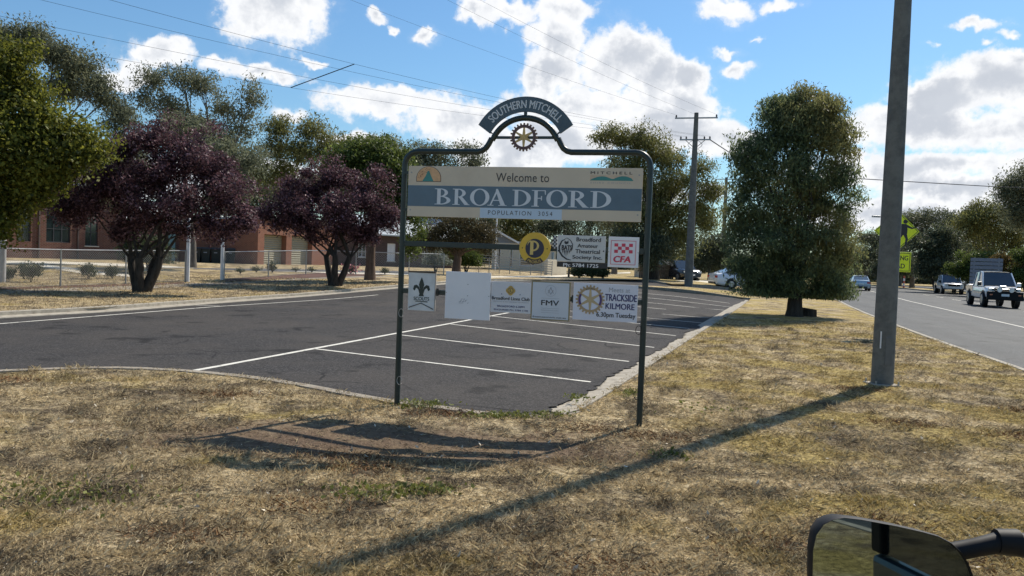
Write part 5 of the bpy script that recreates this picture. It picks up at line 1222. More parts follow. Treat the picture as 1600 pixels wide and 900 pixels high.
# ------------------------------------------------------------------ trees
NPR = np.random.default_rng(11)
def leaf_mesh(name, C, size, mat, droop=0.0, aspect=0.5, rng=None, var=0.35):
    """many small separate leaves at the points C"""
    n = len(C); rng = rng or NPR
    a = rng.normal(size=(n, 3)); a[:, 2] = a[:, 2] * (1 - droop * .5) - droop * 1.6; a /= np.linalg.norm(a, axis=1)[:, None]
    b = np.cross(a, rng.normal(size=(n, 3))); b /= np.linalg.norm(b, axis=1)[:, None]
    s = size * (1 + var * rng.normal(size=n)).clip(.4, 2)[:, None]
    P = np.empty((n, 4, 3)); P[:, 0] = C - a * s; P[:, 1] = C - a * s * .1 + b * s * aspect; P[:, 2] = C + a * s; P[:, 3] = C - a * s * .1 - b * s * aspect
    me = bpy.data.meshes.new(name); me.vertices.add(4 * n); me.vertices.foreach_set('co', P.astype(np.float32).ravel())
    me.loops.add(4 * n); me.loops.foreach_set('vertex_index', np.arange(4 * n, dtype=np.int32))
    me.polygons.add(n); me.polygons.foreach_set('loop_start', np.arange(0, 4 * n, 4, dtype=np.int32)); me.polygons.foreach_set('loop_total', np.full(n, 4, dtype=np.int32))
    me.materials.append(mat); me.update(calc_edges=True); return me
def crown_points(blobs, n, per, cr, shell, rng, flat=.75):
    w = np.array([b[3] * b[4] * b[5] for b in blobs]) ** .62; w /= w.sum(); nc = max(4, n // per)
    idx = rng.choice(len(blobs), nc, p=w); B = np.array(blobs)[idx]
    d = rng.normal(size=(nc, 3)); d /= np.linalg.norm(d, axis=1)[:, None]
    r = rng.random(nc) ** shell; lump = 1 + .10 * np.sin(d[:, 0] * 7 + idx) * np.cos(d[:, 2] * 6 + idx * 2)
    cc = B[:, :3] + d * (r * lump)[:, None] * B[:, 3:6]
    k = rng.integers(0, nc, n); sc = rng.uniform(.6, 1.4, nc)[k][:, None]
    g = rng.normal(size=(n, 3)); g /= np.linalg.norm(g, axis=1)[:, None]; rad = rng.random(n)[:, None] ** .5 * 1.9
    pts = cc[k] + g * rad * cr * sc * np.array([1, 1, flat]) + rng.normal(size=(n, 3)) * cr * .15
    return pts, cc
def tree(kind, label, base, Y, blobs_px, n, leaf, mat, barkm, r0, fork=.35, per=60, cr=.35, shell=.45, droop=0., aspect=.5, seed=1, depth=.85, trunk_px=None, group=None, limbs=1.0, cat='tree', bend=0.0, twigs=18, multi=1, flat=.75, base_z=None, zmin=None):
    """base: (px, py) of the foot; blobs_px: (px, py, rx, ry[, dY]) of the crown's lobes at distance Y"""
    rng = np.random.default_rng(seed); rr = random.Random(seed); n = int(n * 1.8); leaf = leaf * .64; per = int(per * 3.0); cr = cr * 1.05
    f = D(base[0], base[1], Y); f.z = float(zt(f.x, f.y)) if base_z is None else base_z
    root = empty(kind, f, label=label, cat=cat, group=group); s = Y / F * 1.02
    blobs = []
    for b in blobs_px:
        dy = b[4] if len(b) > 4 else rr.uniform(-.3, .3) * b[2] * s
        c = D(b[0], b[1], Y + dy) - f; blobs.append((c.x, c.y, c.z, b[2] * s, b[2] * s * depth, b[3] * s))
    pts, cc = crown_points(blobs, n, per, cr, shell, rng, flat)
    zm = .5 if zmin is None else zmin
    pts = pts[pts[:, 2] > zm]; cc = cc[cc[:, 2] > zm]
    me = leaf_mesh('crown', pts, leaf, mat, droop, aspect, rng); cr_o = bpy.data.objects.new('crown', me); COL.objects.link(cr_o); cr_o.parent = root; cr_o['kind'] = 'stuff'
    # trunk and limbs
    top = max(b[2] + b[5] for b in blobs); cen = Vector((sum(b[0] for b in blobs) / len(blobs), sum(b[1] for b in blobs) / len(blobs), 0))
    mb = MB(); fz = top * fork
    stems = []
    for m in range(multi):
        off = Vector((0, 0, 0)) if multi == 1 else Vector((cos(m * 2.4) * r0 * 1.2, sin(m * 2.4) * r0 * .6, 0))
        lean = Vector((0, 0, 0)) if multi == 1 else Vector((cos(m * 2.4) * fz * .26, sin(m * 2.4) * fz * .16, 0))
        p0 = off * .3 + Vector((0, 0, -.15)); p1 = off + lean * .4 + Vector((bend * .4, 0, fz * .5)); p2 = off + lean + Vector((bend + cen.x * .25 * (multi == 1), cen.y * .2, fz))
        rs = r0 if multi == 1 else r0 * .62
        mb.tube([p0, p0 * .5 + p1 * .5 + Vector((0, 0, .0)), p1, (p1 + p2) / 2 + Vector((rr.uniform(-.05, .05), 0, 0)), p2], [rs * 1.35, rs * 1.02, rs * .92, rs * .85, rs * .74], 10)
        stems.append((p2, rs * .74))
    order = sorted(blobs, key=lambda b: -b[3])
    ends = []
    for i, b in enumerate(order[:14]):
        p2, rs = stems[i % len(stems)]; e = Vector(b[:3]) + Vector((0, 0, b[5] * .25)); rl = rs * (.62 if i < 4 else .42) * limbs
        midp = p2.lerp(e, .5) + Vector((rr.uniform(-.08, .08), rr.uniform(-.08, .08), .05)) * (e - p2).length + Vector((0, 0, -.06 * (e - p2).length))
        mb.tube([p2 - Vector((0, 0, rs)), p2.lerp(midp, .5) + Vector((0, 0, .02)), midp, midp.lerp(e, .6), e], [rl, rl * .85, rl * .6, rl * .4, rl * .15], 7); ends.append((midp, e, rl * .5))
    for i in range(min(twigs, len(cc))):
        t = Vector(cc[i * (len(cc) // max(1, min(twigs, len(cc)))) % len(cc)]); m_, e, rl = min(ends, key=lambda q: (q[1] - t).length); st_ = m_.lerp(e, rr.uniform(.1, .8))
        mb.tube([st_, st_.lerp(t, .5) + Vector((rr.uniform(-.2, .2), rr.uniform(-.2, .2), rr.uniform(0, .3))), t], [rl * .45, rl * .3, rl * .1], 5)
    mb.build('trunk', barkm, root, True)
    return root
# the dense roadside tree
tree('roadside_tree', 'tall dense rounded roadside tree standing alone on the dry verge by the main road', (1241, 491), 28.6,
     [(1252, 178, 46, 40), (1215, 200, 40, 36), (1300, 205, 34, 38), (1182, 245, 38, 42), (1250, 250, 60, 60), (1312, 260, 28, 50), (1160, 300, 32, 48), (1210, 310, 60, 60), (1280, 320, 50, 60), (1316, 330, 28, 55), (1152, 365, 26, 44), (1200, 375, 60, 55), (1270, 385, 56, 55),
      (1316, 395, 24, 45), (1165, 420, 32, 36), (1215, 430, 50, 38), (1285, 430, 44, 40), (1190, 454, 40, 18), (1240, 456, 44, 20), (1300, 452, 30, 22), (1215, 466, 30, 12), (1275, 464, 34, 14), (1225, 165, 26, 18), (1280, 165, 26, 18), (1255, 150, 22, 14), (1320, 225, 20, 32), (1165, 250, 24, 32), (1216, 176, 32, 24), (1292, 176, 30, 24), (1255, 200, 50, 40), (1200, 476, 24, 9), (1240, 480, 34, 9), (1285, 477, 24, 10)],
     78000, .092, L_CONE, B_DARK, .27, .14, 40, .21, .55, droop=.8, aspect=.30, seed=4, depth=1.15, twigs=60, zmin=.66)
tag(MB().tube([(G(1262, 494) + Vector((0, 0, -.1))), G(1262, 494) + Vector((.05, 0, .28))], [.33, .26], 9).build('tree_stump', B_DARK, None, True), 'dark cut stump against the foot of the dense roadside tree', 'stump')
# plum trees
tree('plum_tree', 'larger purple-leaved plum tree with several limbs in front of the brick hall', (220, 457), 28.0,
     [(235, 225, 68, 40), (180, 245, 55, 45), (300, 240, 62, 45), (250, 270, 85, 55), (160, 290, 55, 42), (340, 285, 52, 50), (205, 310, 75, 40), (290, 315, 75, 38), (365, 320, 30, 34), (130, 320, 34, 34), (385, 295, 18, 20), (115, 280, 30, 30), (378, 345, 26, 20), (140, 330, 50, 30), (240, 345, 60, 22), (330, 350, 40, 18), (90, 320, 22, 26), (185, 362, 30, 16), (275, 364, 40, 13), (350, 364, 24, 14)],
     36000, .078, L_PLUM, B_DARK, .27, .20, 75, .24, .85, aspect=.45, seed=5, multi=4, twigs=70)
tree('plum_tree', 'smaller purple-leaved plum tree between the garage and the sign', (523, 440), 36.0,
     [(520, 275, 48, 28), (480, 300, 48, 34), (570, 290, 40, 34), (450, 325, 36, 24), (520, 325, 68, 36), (590, 325, 26, 36), (425, 335, 22, 14), (545, 355, 50, 24), (480, 350, 40, 18), (610, 345, 16, 22), (500, 366, 28, 10), (565, 370, 32, 12), (440, 350, 20, 10)],
     27000, .088, L_PLUM, B_DARK, .25, .24, 75, .25, .85, aspect=.45, seed=6, multi=3, twigs=60)
# left broadleaf
tree('broadleaf_tree', 'yellow-green broadleaf tree filling the upper left edge of the view', (-60, 462), 25.0,
     [(15, 95, 42, 45), (-40, 120, 70, 60), (25, 150, 52, 40), (70, 195, 40, 26), (115, 222, 44, 28), (30, 220, 85, 55), (-60, 220, 90, 80), (130, 235, 30, 22), (80, 250, 60, 30), (10, 290, 50, 45), (-60, 330, 80, 50), (5, 350, 22, 22), (60, 290, 40, 30)],
     50000, .090, L_OAK, B_GREY, .32, .3, 60, .34, .7, aspect=.6, seed=7, twigs=50)
def gum(label, base, Y, blobs, n=14000, leaf=.17, mat=None, bk=None, seed=1, **kw):
    k = dict(fork=.42, per=34, cr=.55, shell=.5, droop=.6, aspect=.34, twigs=40, group='gum trees around the town', limbs=.8); k.update(kw)
    return tree('gum_tree', label, base, Y, blobs, n, leaf, mat or L_EUC, bk or B_GREY, k.pop('r0', .28), seed=seed, **k)
gum('dark gum tree leaning out above the brick hall at upper left', (60, 405), 62, [(50, 60, 30, 24), (85, 85, 34, 26), (120, 105, 32, 30), (150, 135, 28, 26), (25, 70, 34, 30), (165, 160, 20, 14), (100, 140, 30, 20), (-10, 80, 40, 40)], 17000, .18, L_EUC, seed=21, r0=.4, shell=.7)
gum('tall open gum tree behind the larger plum tree with sky through its crown', (335, 410), 66, [(240, 125, 30, 20), (285, 118, 34, 16), (320, 135, 34, 22), (220, 150, 20, 20), (262, 165, 36, 18), (350, 170, 30, 22), (300, 195, 34, 20), (395, 155, 22, 28), (380, 200, 26, 20), (330, 235, 40, 24), (250, 215, 26, 18), (400, 240, 20, 24)], 13000, .17, L_EUC, seed=22, per=26, cr=.5, shell=.75, r0=.35, twigs=90)
gum('pale gum tree left of the bright green tree behind the smaller plum', (440, 410), 72, [(440, 200, 24, 20), (490, 205, 26, 18), (430, 235, 20, 22), (470, 240, 30, 22), (510, 235, 20, 26), (440, 275, 24, 24), (400, 270, 24, 30), (540, 225, 14, 14)], 12000, .19, L_EUCY, seed=23, per=30, shell=.65, twigs=60)
tree('broadleaf_tree', 'bright green rounded tree with a reddish trunk behind the smaller plum tree', (578, 434), 41.0,
     [(565, 235, 40, 24), (600, 245, 42, 28), (540, 260, 40, 26), (620, 270, 36, 34), (580, 280, 50, 34), (635, 300, 24, 40), (520, 270, 24, 18), (650, 350, 16, 26), (645, 380, 14, 20), (600, 320, 40, 24)],
     22000, .105, L_GREEN, B_RED, .24, .42, 60, .3, .55, aspect=.5, seed=8, twigs=40)
gum('dark row gum behind the left half of the sign board', (640, 410), 88, [(620, 235, 26, 16), (655, 240, 28, 20), (690, 245, 26, 16), (725, 238, 20, 14), (640, 265, 40, 26), (700, 270, 44, 22), (745, 255, 14, 12), (660, 310, 50, 40), (740, 300, 30, 34)], 16000, .22, L_EUC, seed=24, r0=.4)
tree('gum_tree', 'brown-crowned gum with a thick reddish trunk behind the blank white board', (713, 425), 52.0,
     [(690, 355, 30, 22), (730, 350, 36, 24), (750, 370, 28, 22), (670, 370, 18, 20), (705, 375, 40, 16), (765, 385, 14, 14)], 14000, .10, L_RUST and leaf_mat('brown_gum_leaves', (0.035, 0.030, 0.014), (0.085, 0.070, 0.032), (0.16, 0.13, 0.06), .28), B_RED, .30, .30, 50, .3, .55, seed=9, droop=.5, aspect=.35)
gum('wide gum with yellow-green lobes right behind the sign beside the power pole', (1020, 432), 62, [(965, 215, 34, 14), (1010, 225, 38, 22), (940, 218, 14, 8), (1005, 205, 14, 12), (1035, 250, 36, 22), (985, 262, 40, 20), (1060, 285, 34, 28), (1020, 300, 44, 30), (1100, 262, 16, 18), (1105, 300, 20, 22), (1085, 330, 30, 26), (1035, 345, 40, 30), (990, 330, 40, 34), (1060, 375, 34, 26), (1105, 345, 18, 20)], 34000, .15, L_EUCY, B_DARK, seed=25, r0=.45, per=46, cr=.42, fork=.25, twigs=60)
gum('dark low gum right of the big power pole in front of the distant bush', (1108, 440), 70, [(1105, 390, 22, 26), (1130, 385, 20, 24), (1090, 410, 14, 16), (1125, 410, 26, 14)], 9000, .14, L_DARK, seed=26, r0=.16, fork=.3)
gum('dark gum shading the paling fence and the teal shed', (1008, 436), 60, [(985, 375, 30, 24), (1025, 385, 30, 22), (1005, 400, 26, 12)], 9000, .14, L_DARK, B_DARK, seed=27, r0=.2, fork=.3)
gum('olive gum between the gable house and the right end of the main board', (900, 420), 96, [(880, 350, 30, 22), (930, 345, 32, 22), (850, 355, 24, 16), (975, 350, 30, 26), (905, 375, 50, 22), (960, 385, 40, 22)], 16000, .20, L_DARK, seed=28, fork=.25)
gum('rounded yellow-olive gum behind the flagpole and gable house', (800, 410), 100, [(790, 350, 26, 16), (815, 345, 22, 14), (770, 350, 20, 18), (840, 352, 20, 14), (805, 368, 34, 14), (880, 262, 8, 7), (985, 268, 22, 8)][:5], 11000, .20, L_EUCY, seed=29, fork=.2)
gum('tiny distant treetop just above the top edge of the welcome board', (880, 415), 120, [(880, 266, 9, 6), (878, 285, 16, 14), (890, 310, 26, 20)], 3500, .22, L_EUC, seed=30)
# right side, beyond the main road
gum('big gum at the right edge whose crown rises highest beyond the main road', (1640, 440), 76, [(1600, 290, 38, 26), (1640, 275, 50, 34), (1580, 310, 26, 16), (1640, 330, 60, 40), (1595, 335, 34, 20), (1575, 295, 14, 14)], 17000, .19, L_EUC, seed=31, r0=.4)
gum('olive gum above the white utility with a domed crown', (1560, 440), 92, [(1545, 330, 30, 18), (1520, 345, 28, 18), (1575, 345, 30, 20), (1550, 370, 48, 26), (1500, 365, 26, 18), (1590, 380, 30, 24)], 16000, .2, L_EUCY, seed=32, fork=.3)
tree('round_tree', 'near-black round-crowned tree on the median right of the tall grey pole', (1464, 452), 82, [(1465, 370, 26, 16), (1450, 390, 28, 26), (1485, 390, 26, 26), (1467, 412, 38, 22), (1440, 420, 16, 14)], 16000, .15, L_DARK, B_DARK, .22, .2, 60, .4, .5, seed=33, multi=3)
gum('grey-green gum left of the round dark tree', (1405, 445), 118, [(1440, 340, 24, 14), (1415, 350, 24, 16), (1460, 345, 24, 16), (1430, 370, 36, 22), (1395, 372, 26, 20), (1410, 400, 30, 24)], 13000, .23, L_EUC, seed=34)
gum('dark gum between the round tree and the olive gum', (1505, 445), 112, [(1495, 350, 24, 18), (1520, 340, 22, 18), (1505, 375, 36, 24), (1530, 372, 26, 28), (1500, 400, 34, 22)], 14000, .22, L_DARK, seed=35)
tree('bush_tree', 'light green spreading bush tree left of the grey hoarding', (1522, 448), 72, [(1520, 405, 26, 12), (1500, 418, 20, 14), (1545, 412, 24, 16), (1522, 425, 34, 14)], 10000, .12, L_GREEN, B_DARK, .14, .25, 60, .3, .5, seed=36, multi=3)
tree('shrub', 'rust-orange shrub at the right behind the white utility', (1575, 452), 68, [(1570, 408, 18, 12), (1580, 425, 26, 16), (1560, 430, 18, 14)], 8000, .11, L_RUST, B_DARK, .10, .25, 60, .26, .5, seed=37, multi=3, cat='shrub')
tree('shrub', 'green shrub at the right edge beside the rust-orange shrub', (1606, 452), 66, [(1600, 400, 16, 14), (1610, 425, 22, 26)], 7000, .11, L_GREEN, B_DARK, .10, .25, 60, .26, .5, seed=38, multi=3, cat='shrub')
gum('grey gum seen just left of the tall pole over the blue sedan', (1352, 440), 120, [(1350, 372, 14, 12), (1372, 378, 16, 14), (1358, 398, 24, 18), (1375, 410, 20, 18), (1345, 410, 10, 14)], 10000, .2, L_EUC, seed=39)
gum('low dark gum at the far end of the main road', (1325, 436), 135, [(1322, 392, 16, 12), (1305, 405, 16, 14), (1330, 415, 18, 12)], 7000, .22, L_DARK, seed=40)
gum('dark gum between the tall pole and the grey-green gum', (1425, 444), 100, [(1392, 392, 18, 20), (1410, 415, 20, 18), (1385, 420, 20, 14)], 8000, .2, L_DARK, seed=41)
# left mid, filling behind the buildings
gum('dark gum behind the brick wing between the two plum trees', (380, 408), 84, [(370, 270, 30, 26), (400, 300, 34, 26), (350, 310, 36, 26), (390, 330, 34, 16), (330, 260, 24, 22)], 14000, .2, L_DARK, seed=42)
gum('gum behind the brick hall just right of its gable end', (215, 408), 74, [(185, 190, 26, 24), (205, 225, 30, 26), (175, 250, 34, 26), (215, 275, 34, 26), (190, 170, 14, 12)], 12000, .19, L_EUC, seed=43)
gum('dark green gum rising behind the crown of the larger plum tree', (285, 410), 70, [(280, 190, 26, 14), (310, 205, 28, 18), (340, 225, 26, 20), (265, 215, 30, 16)], 11000, .17, L_DARK, seed=44)
gum('dark gum above the roof of the brown house', (660, 410), 92, [(600, 340, 26, 16), (650, 345, 26, 14), (700, 340, 30, 18), (760, 355, 24, 18), (620, 310, 26, 20)], 12000, .2, L_DARK, seed=45, fork=.25)
tree('shrub', 'leafy green shrub pressed behind the limbs of the larger plum tree', (232, 440), 40, [(215, 385, 22, 22), (245, 395, 22, 24), (230, 415, 28, 16), (200, 400, 14, 14), (262, 415, 14, 12)], 12000, .075, L_ROSE, B_DARK, .08, .3, 50, .2, .5, seed=46, multi=4, cat='shrub')
tree('shrub', 'rounded green shrub at the ramp below the main board', (728, 424), 62, [(735, 395, 18, 14), (722, 402, 20, 16), (738, 408, 16, 14), (700, 388, 14, 8)], 9000, .09, L_GREEN, B_DARK, .08, .25, 50, .22, .5, seed=47, multi=3, cat='shrub')
tree('shrub', 'pale flowering oleander shrub left of the ramp shrub', (680, 426), 60, [(680, 405, 16, 14), (692, 410, 14, 12), (670, 412, 12, 10)], 7000, .08, leaf_mat('pale_oleander', (0.06, 0.09, 0.05), (0.16, 0.19, 0.13), (0.45, 0.46, 0.40), .3), B_DARK, .07, .25, 50, .2, .5, seed=48, multi=3, cat='shrub')
for k, (px, w_, lb) in enumerate(((905, 14, 'first'), (925, 13, 'second'), (942, 10, 'third'))):
    tree('shrub', 'low rounded olive shrub of the row below the theatre board, %s from the left' % lb, (px, 432.5), 58, [(px, 425, w_, 6.5)], 2600, .07, L_ROSE, B_DARK, .05, .3, 40, .14, .5, seed=50 + k, multi=3, cat='shrub', group='low shrubs in the row', zmin=.1, twigs=6)
gum('grey gum filling the belt behind the garage roof', (470, 408), 96, [(420, 310, 30, 30), (460, 300, 34, 30), (500, 290, 30, 26), (540, 300, 30, 30)], 11000, .2, L_EUC, seed=91)
gum('olive gum seen between the left post and the bright green tree', (600, 408), 104, [(575, 225, 24, 16), (610, 230, 26, 16), (600, 260, 40, 30), (640, 335, 40, 26)], 11000, .2, L_EUCY, seed=92)
gum('dark gum low behind the brick hall roof at left', (120, 408), 90, [(60, 300, 60, 40), (130, 310, 50, 40), (0, 290, 60, 50), (160, 280, 30, 40)], 11000, .22, L_DARK, seed=93)
gum('grey gum behind the upper right corner of the welcome board', (960, 420), 84, [(950, 300, 30, 22), (990, 290, 30, 24), (930, 320, 24, 18), (970, 345, 40, 24)], 9000, .19, L_EUC, seed=94)
tree('gum_tree', 'green leafy tree filling in close behind the larger plum tree', (300, 420), 46, [(150, 250, 40, 30), (300, 200, 44, 26), (340, 250, 44, 34), (385, 255, 30, 34), (180, 300, 44, 28), (360, 300, 40, 26)], 16000, .12, L_EUC, B_GREY, .22, .3, 50, .32, .6, seed=95, droop=.4, aspect=.4)
# rose bushes along the fence
roses = [(8, 441, 26, 18, 'at the very left edge of the fence'), (48, 442, 34, 26, 'nearest the first fence post'), (138, 437, 26, 20, 'in the middle of the left fence'), (175, 436, 14, 17, 'just left of the larger plum trunk'),
         (375, 433, 10, 10, 'first right of the gateway'), (400, 432, 13, 12, 'second right of the gateway'), (425, 432, 12, 20, 'taller one right of the gateway'), (462, 430.5, 13, 10, 'in front of the second roller door'), (487, 430, 10, 9, 'left of the smaller plum trunk'), (548, 430, 12, 12, 'with pink flowers right of the smaller plum trunk'), (601, 429, 10, 8, 'by the left post of the sign')]
for k, (px, py, w_, h_, lb) in enumerate(roses):
    Yr = G(px, py).y + .3; n_ = 300 + int(w_ * h_ * .9)
    t_ = tree('rose_bush', 'sparse rose bush %s' % lb, (px, py), Yr, [(px - w_ * .2, py - h_ * .7, w_ * .4, h_ * .45), (px + w_ * .25, py - h_ * .6, w_ * .3, h_ * .4), (px, py - h_ * 1.0, w_ * .22, h_ * .3), (px - w_ * .4, py - h_ * .9, w_ * .12, h_ * .2), (px + w_ * .42, py - h_ * .95, w_ * .12, h_ * .15)], n_, .055, L_ROSE, B_DARK, .022, .3, 6, .09, .9, seed=60 + k, multi=4, cat='shrub', group='rose bushes along the school fence', zmin=.1, twigs=14, limbs=1.3)
    if 'pink' in lb:
        c = D(px, py - h_ * .9, Yr) - t_.location; P_ = np.array(c[:]) + NPR.normal(size=(220, 3)) * np.array([.28, .2, .14]); me = leaf_mesh('flower_head', P_, .05, paint('pink_petal', (0.62, 0.20, 0.22), .6), 0, .8); fo = bpy.data.objects.new('flower_head', me); COL.objects.link(fo); fo.parent = t_; fo['kind'] = 'stuff'
# mulch bed along the fence
sheet('garden_bed', GP((0, 453), (100, 450), (200, 447), (288, 443.5), (288, 441.5), (200, 444), (100, 447), (0, 450)), .016, M_MULCH, 3.0)
sheet('garden_bed', GP((352, 440), (500, 435.5), (600, 432.5), (600, 430.5), (500, 432.5), (352, 437.5)), .018, M_MULCH, 3.0)
# far woods behind everything: one mass
pts = []
rngw = np.random.default_rng(77)
for (pa, pb_, Yw, hw_) in ((-300, 1000, 150, 52), (1000, 1330, 190, 34), (1300, 2100, 150, 46), (-1200, -300, 150, 60), (2100, 2700, 140, 60)):
    n_ = int((pb_ - pa) * 17)
    px = rngw.uniform(pa, pb_, n_); x = (px - 800) / F * Yw; top = hw_ / F * Yw * (.72 + .28 * np.sin(px * .045 + 1) * np.sin(px * .021)) + .5 * np.sin(px * .2)
    u = rngw.random(n_); z = -1 + (top + 1.6) * u ** .7; y = Yw + rngw.uniform(-6, 10, n_); pts.append(np.stack([x, y, z], 1))
me = leaf_mesh('distant_woods', np.concatenate(pts), .55, L_DARK, .3, .6, rngw); wo = bpy.data.objects.new('distant_woods', me); COL.objects.link(wo); tag(wo, 'low dark mass of distant woodland along the horizon', 'woods', kind='stuff')

# ------------------------------------------------------------------ dry grass, weeds and leaf litter in the foreground
poly = np.array([(p[0], p[1]) for p in near_verge])
def inside(x, y, P_):
    c = np.zeros(len(x), bool); j = len(P_) - 1
    for i in range(len(P_)):
        xi, yi = P_[i]; xj, yj = P_[j]; m = ((yi > y) != (yj > y)) & (x < (xj - xi) * (y - yi) / (yj - yi + 1e-12) + xi); c ^= m; j = i
    return c
def scatter(n, rng, y0=3.2, y1=26.0, power=1.9):
    """points on the verge, thinning with distance"""
    y = y0 + (y1 - y0) * rng.random(n) ** power; x = (rng.uniform(-120, 1720, n) - 800) / F * y; m = inside(x, y, poly); return x[m], y[m]
def blades(name, x, y, length, width, mat, rng, lean=1.0, clump=None, up=.35):
    n = len(x); a = rng.uniform(0, 2 * pi, n); ln = length * rng.uniform(.4, 1.5, n) * (1 + .03 * y); el_ = np.abs(rng.normal(up, .35, n)).clip(.03, 1.4)
    d = np.stack([np.cos(a) * np.cos(el_), np.sin(a) * np.cos(el_), np.sin(el_)], 1); s_ = np.stack([-np.sin(a), np.cos(a), np.zeros(n)], 1)
    z = zt(x, y) + .002; w = (width * (1 + .10 * y))[:, None] if np.ndim(width) else width * (1 + .10 * y)[:, None]
    B = np.stack([x, y, z], 1); P = np.empty((n, 4, 3)); P[:, 0] = B - s_ * w; P[:, 1] = B + s_ * w; m = B + d * (ln * .55)[:, None]; P[:, 2] = m + s_ * w * .8 + np.array([0, 0, .0]); t_ = B + d * ln[:, None]; t_[:, 2] -= ln * .18 * lean; P[:, 3] = t_
    me = bpy.data.meshes.new(name); me.vertices.add(4 * n); me.vertices.foreach_set('co', P.astype(np.float32).ravel()); me.loops.add(4 * n)
    me.loops.foreach_set('vertex_index', np.arange(4 * n, dtype=np.int32)); me.polygons.add(n); me.polygons.foreach_set('loop_start', np.arange(0, 4 * n, 4, dtype=np.int32)); me.polygons.foreach_set('loop_total', np.full(n, 4, dtype=np.int32))
    me.materials.append(mat); me.update(calc_edges=True); o = bpy.data.objects.new(name, me); COL.objects.link(o); return o
rg = np.random.default_rng(5)
tx, ty = scatter(17000, rg)                       # tufts
k = rg.integers(0, len(tx), 270000); sp_r = (.035 + .003 * ty[k])
gx = tx[k] + rg.normal(size=len(k)) * sp_r; gy = ty[k] + rg.normal(size=len(k)) * sp_r; m = inside(gx, gy, poly) & ~((((gx + 1.05) / 1.7) ** 2 + ((gy - 7.05) / .66) ** 2 < 1.0) & (rg.random(len(gx)) < .90))
o = blades('dry_grass', gx[m], gy[m], .042, .0013, M_BLADE, rg, up=.55); tag(o, 'short dry straw-coloured grass tufts over the foreground verge', 'grass', kind='stuff')
x, y = scatter(60000, rg); o = blades('dead_stalks', x, y, .05, .0009, M_BLADE, rg, up=.08); tag(o, 'flat dead grass stalks lying matted over the verge', 'grass', kind='stuff')
tx, ty = scatter(1100, rg, power=1.7); k = rg.integers(0, len(tx), 22000); gx = tx[k] + rg.normal(size=len(k)) * .045; gy = ty[k] + rg.normal(size=len(k)) * .045
m = inside(gx, gy, poly) & ~(((gx + 1.05) / 1.8) ** 2 + ((gy - 7.05) / .7) ** 2 < 1.0); o = blades('grass_clumps', gx[m], gy[m], .070, .0015, M_BLADE, rg, up=.75); tag(o, 'taller bleached grass clumps standing out of the short verge', 'grass', kind='stuff')
tx, ty = scatter(26, rg, 3.6, 12, 1.2); k = rg.integers(0, len(tx), 9000); gx = tx[k] + rg.normal(size=len(k)) * .22; gy = ty[k] + rg.normal(size=len(k)) * .12
def rust_mat():
    m_, t_, b_ = mat_base('rust_blades', .85, 0, .15); r_ = t_.node('ShaderNodeNewGeometry').outputs['Random Per Island']; t_.link(t_.ramp(r_, [(0, (.07, .035, .018)), (.6, (.24, .12, .055)), (1, (.45, .28, .14))]), b_.inputs['Base Color']); return m_
m = inside(gx, gy, poly); o = blades('rust_grass', gx[m], gy[m], .05, .0014, rust_mat(), rg, up=.5); tag(o, 'rusty brown dead grass patches in the verge', 'grass', kind='stuff')
# grass on the left verge strip
rl = np.random.default_rng(9); lp_ = np.array([(p[0], p[1]) for p in left_verge]); n_ = 60000
y = rl.uniform(18, 40, n_); x = (rl.uniform(-60, 760, n_) - 800) / F * y; m = inside(x, y, lp_); o = blades('verge_grass', x[m], y[m], .045, .0022, M_BLADE, rl, up=.6); tag(o, 'short dry grass on the far verge under the plum trees', 'grass', kind='stuff')
# green weeds
wd = []
for (px, py, rx, ry, n_) in ((655, 634, 34, 5, 420), (790, 651, 60, 4, 520), (860, 649, 30, 3, 160), (905, 622, 16, 4, 110), (575, 772, 50, 12, 260), (665, 768, 40, 8, 330), (985, 616, 12, 6, 130), (1040, 713, 30, 6, 120), (90, 775, 120, 24, 420), (1110, 640, 60, 10, 120)):
    r_ = np.random.default_rng(int(px)); a = r_.normal(size=(n_, 2)) * .62; n_keep = 1
    for (dx, dy) in a:
        q = G(px + dx * rx, py + dy * ry); wd.append((q.x, q.y, q.z + r_.uniform(.003, .035)))
me = leaf_mesh('green_weeds', np.array(wd), .017, leaf_mat('weed_leaf', (0.06, 0.07, 0.016), (0.15, 0.165, 0.035), (0.28, 0.28, 0.08), .3), -.1, .6); o = bpy.data.objects.new('green_weeds', me); COL.objects.link(o); tag(o, 'fresh green weeds in the dry grass near the kerb and sign posts', 'weeds', kind='stuff')
x, y = scatter(1200, rg, power=1.5); C = np.stack([x, y, zt(x, y) + .012], 1)
r2 = np.random.default_rng(2); me = leaf_mesh('leaf_litter', C, .021, paint('pale_litter', (0.66, 0.58, 0.44), .8, 0, .3, 3), 0, .38, r2, .4); o = bpy.data.objects.new('leaf_litter', me); COL.objects.link(o); tag(o, 'scattered pale fallen leaves and bark flakes on the grass', 'leaf litter', kind='stuff')

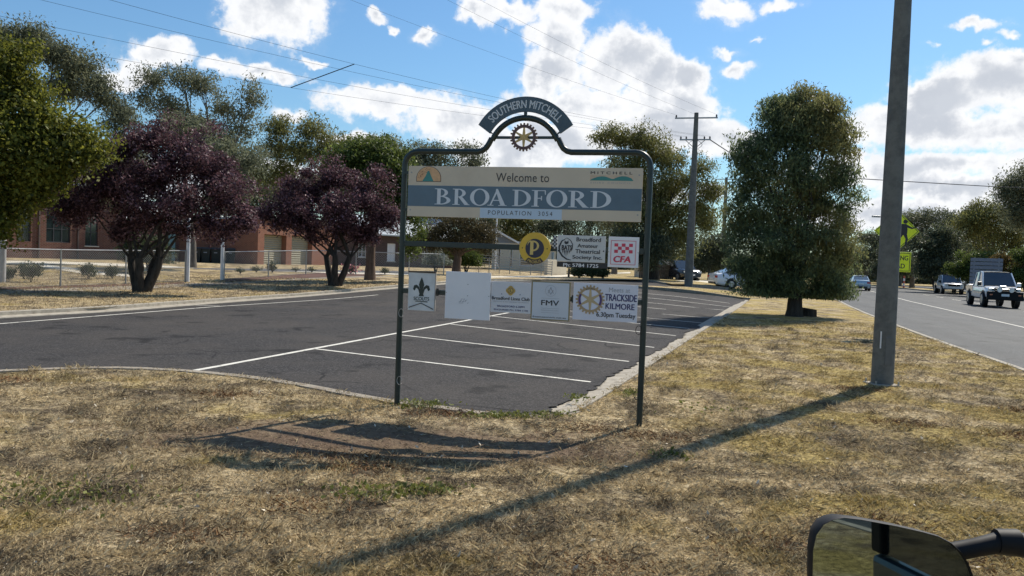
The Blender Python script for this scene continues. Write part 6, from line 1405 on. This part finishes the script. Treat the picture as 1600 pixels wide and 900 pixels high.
# ------------------------------------------------------------------ wing mirror of the vehicle the photograph was taken from
MY = 1.02
def mp_(px, py): d = dirpx(px, py); t = MY / d.y; return Vector((d.x * t, MY, EYE + d.z * t))
outl = [(1265, 985), (1264, 900), (1266, 860), (1272, 835), (1284, 819), (1300, 811), (1318, 808), (1345, 811), (1400, 821), (1440, 830), (1466, 837), (1487, 848), (1502, 862), (1512, 878), (1520, 900), (1530, 985), (1515, 1010), (1285, 1008)]
c0_ = mp_(1395, 905)
rootm = empty('wing_mirror', c0_, label='black side mirror of the viewing vehicle at the lower right corner', cat='mirror')
tilt = Matrix.Rotation(R(7), 4, 'X') @ Matrix.Rotation(R(13), 4, 'Z')
P_ = [mp_(*q) - c0_ for q in outl]; n_ = len(P_)
cen = sum(P_, Vector()) / n_
def ring(sc, dy): return [(p.x * 1.0 - (p.x - cen.x) * (1 - sc), dy, p.z - (p.z - cen.z) * (1 - sc)) for p in P_]
mb = MB(); rings = [ring(.965, -.003), ring(.985, -.006), ring(1.0, 0.0), ring(.955, .02), ring(.80, .06), ring(.45, .085)]
vs = [v for r_ in rings for v in r_]; fs = []
for i in range(len(rings) - 1):
    for k in range(n_): fs.append((i * n_ + k, i * n_ + (k + 1) % n_, (i + 1) * n_ + (k + 1) % n_, (i + 1) * n_ + k))
fs.append(tuple(range((len(rings) - 1) * n_, len(rings) * n_)))
mb.add(vs, fs); hsn = mb.build('housing', M_MBLACK, rootm, True)
gl = MB(); gv = ring(.967, -.0025); gl.add(gv, [tuple(range(n_))]); glo = gl.build('mirror_glass', M_MIRROR, rootm)
a = mp_(1505, 876) - c0_; b = mp_(1590, 858) - c0_; c = mp_(1760, 880) - c0_
mb = MB(); mb.tube([a + Vector((-.02, .03, -.004)), a.lerp(b, .5) + Vector((0, .03, .0)), b + Vector((0, .03, 0)), c + Vector((0, .0, 0))], [.013, .0125, .015, .022], 10); mb.build('arm', M_MBLACK, rootm, True)
mb = MB(); mb.tube([b + Vector((-.008, .03, .0)), b + Vector((.02, .028, .0))], [.0165, .018], 12); mb.build('hinge_collar', M_MBLACK, rootm, True)
rootm.rotation_euler = (R(-4), 0, R(0))

# door of that vehicle, seen in the mirror glass
vd = empty('viewing_vehicle', (1.12, -1.2, 0), label='teal door side and black pillars of the vehicle that carries the mirror', cat='vehicle')
dg_ = paint('slate_car_paint', (0.06, 0.08, 0.085), .35, .2, .03, 3, coat=.6)
MB().box(0, .06, .78, 1.62, .35, 1.0).build('door_panel', dg_, vd, bevel=.02); MB().box(.015, .03, .86, 1.55, 1.01, 1.62).build('window_pane', M_GLASS, vd)
MB().box(-.004, .06, .78, 1.62, .33, .46).build('sill_trim', paint('teal_car_paint', (0.05, 0.25, 0.25), .3, .2, .03, 3), vd)
for y_ in (.78, 1.55): MB().box(.0, .06, y_, y_ + .07, 1.005, 1.66).build('pillar', M_MBLACK, vd, bevel=.01)
MB().box(0, .08, .78, 1.62, 1.662, 1.72).build('roof_rail', dg_, vd, bevel=.01); MB().box(-.03, 0, .95, 1.12, .88, .92).build('handle', M_MBLACK, vd, bevel=.005)
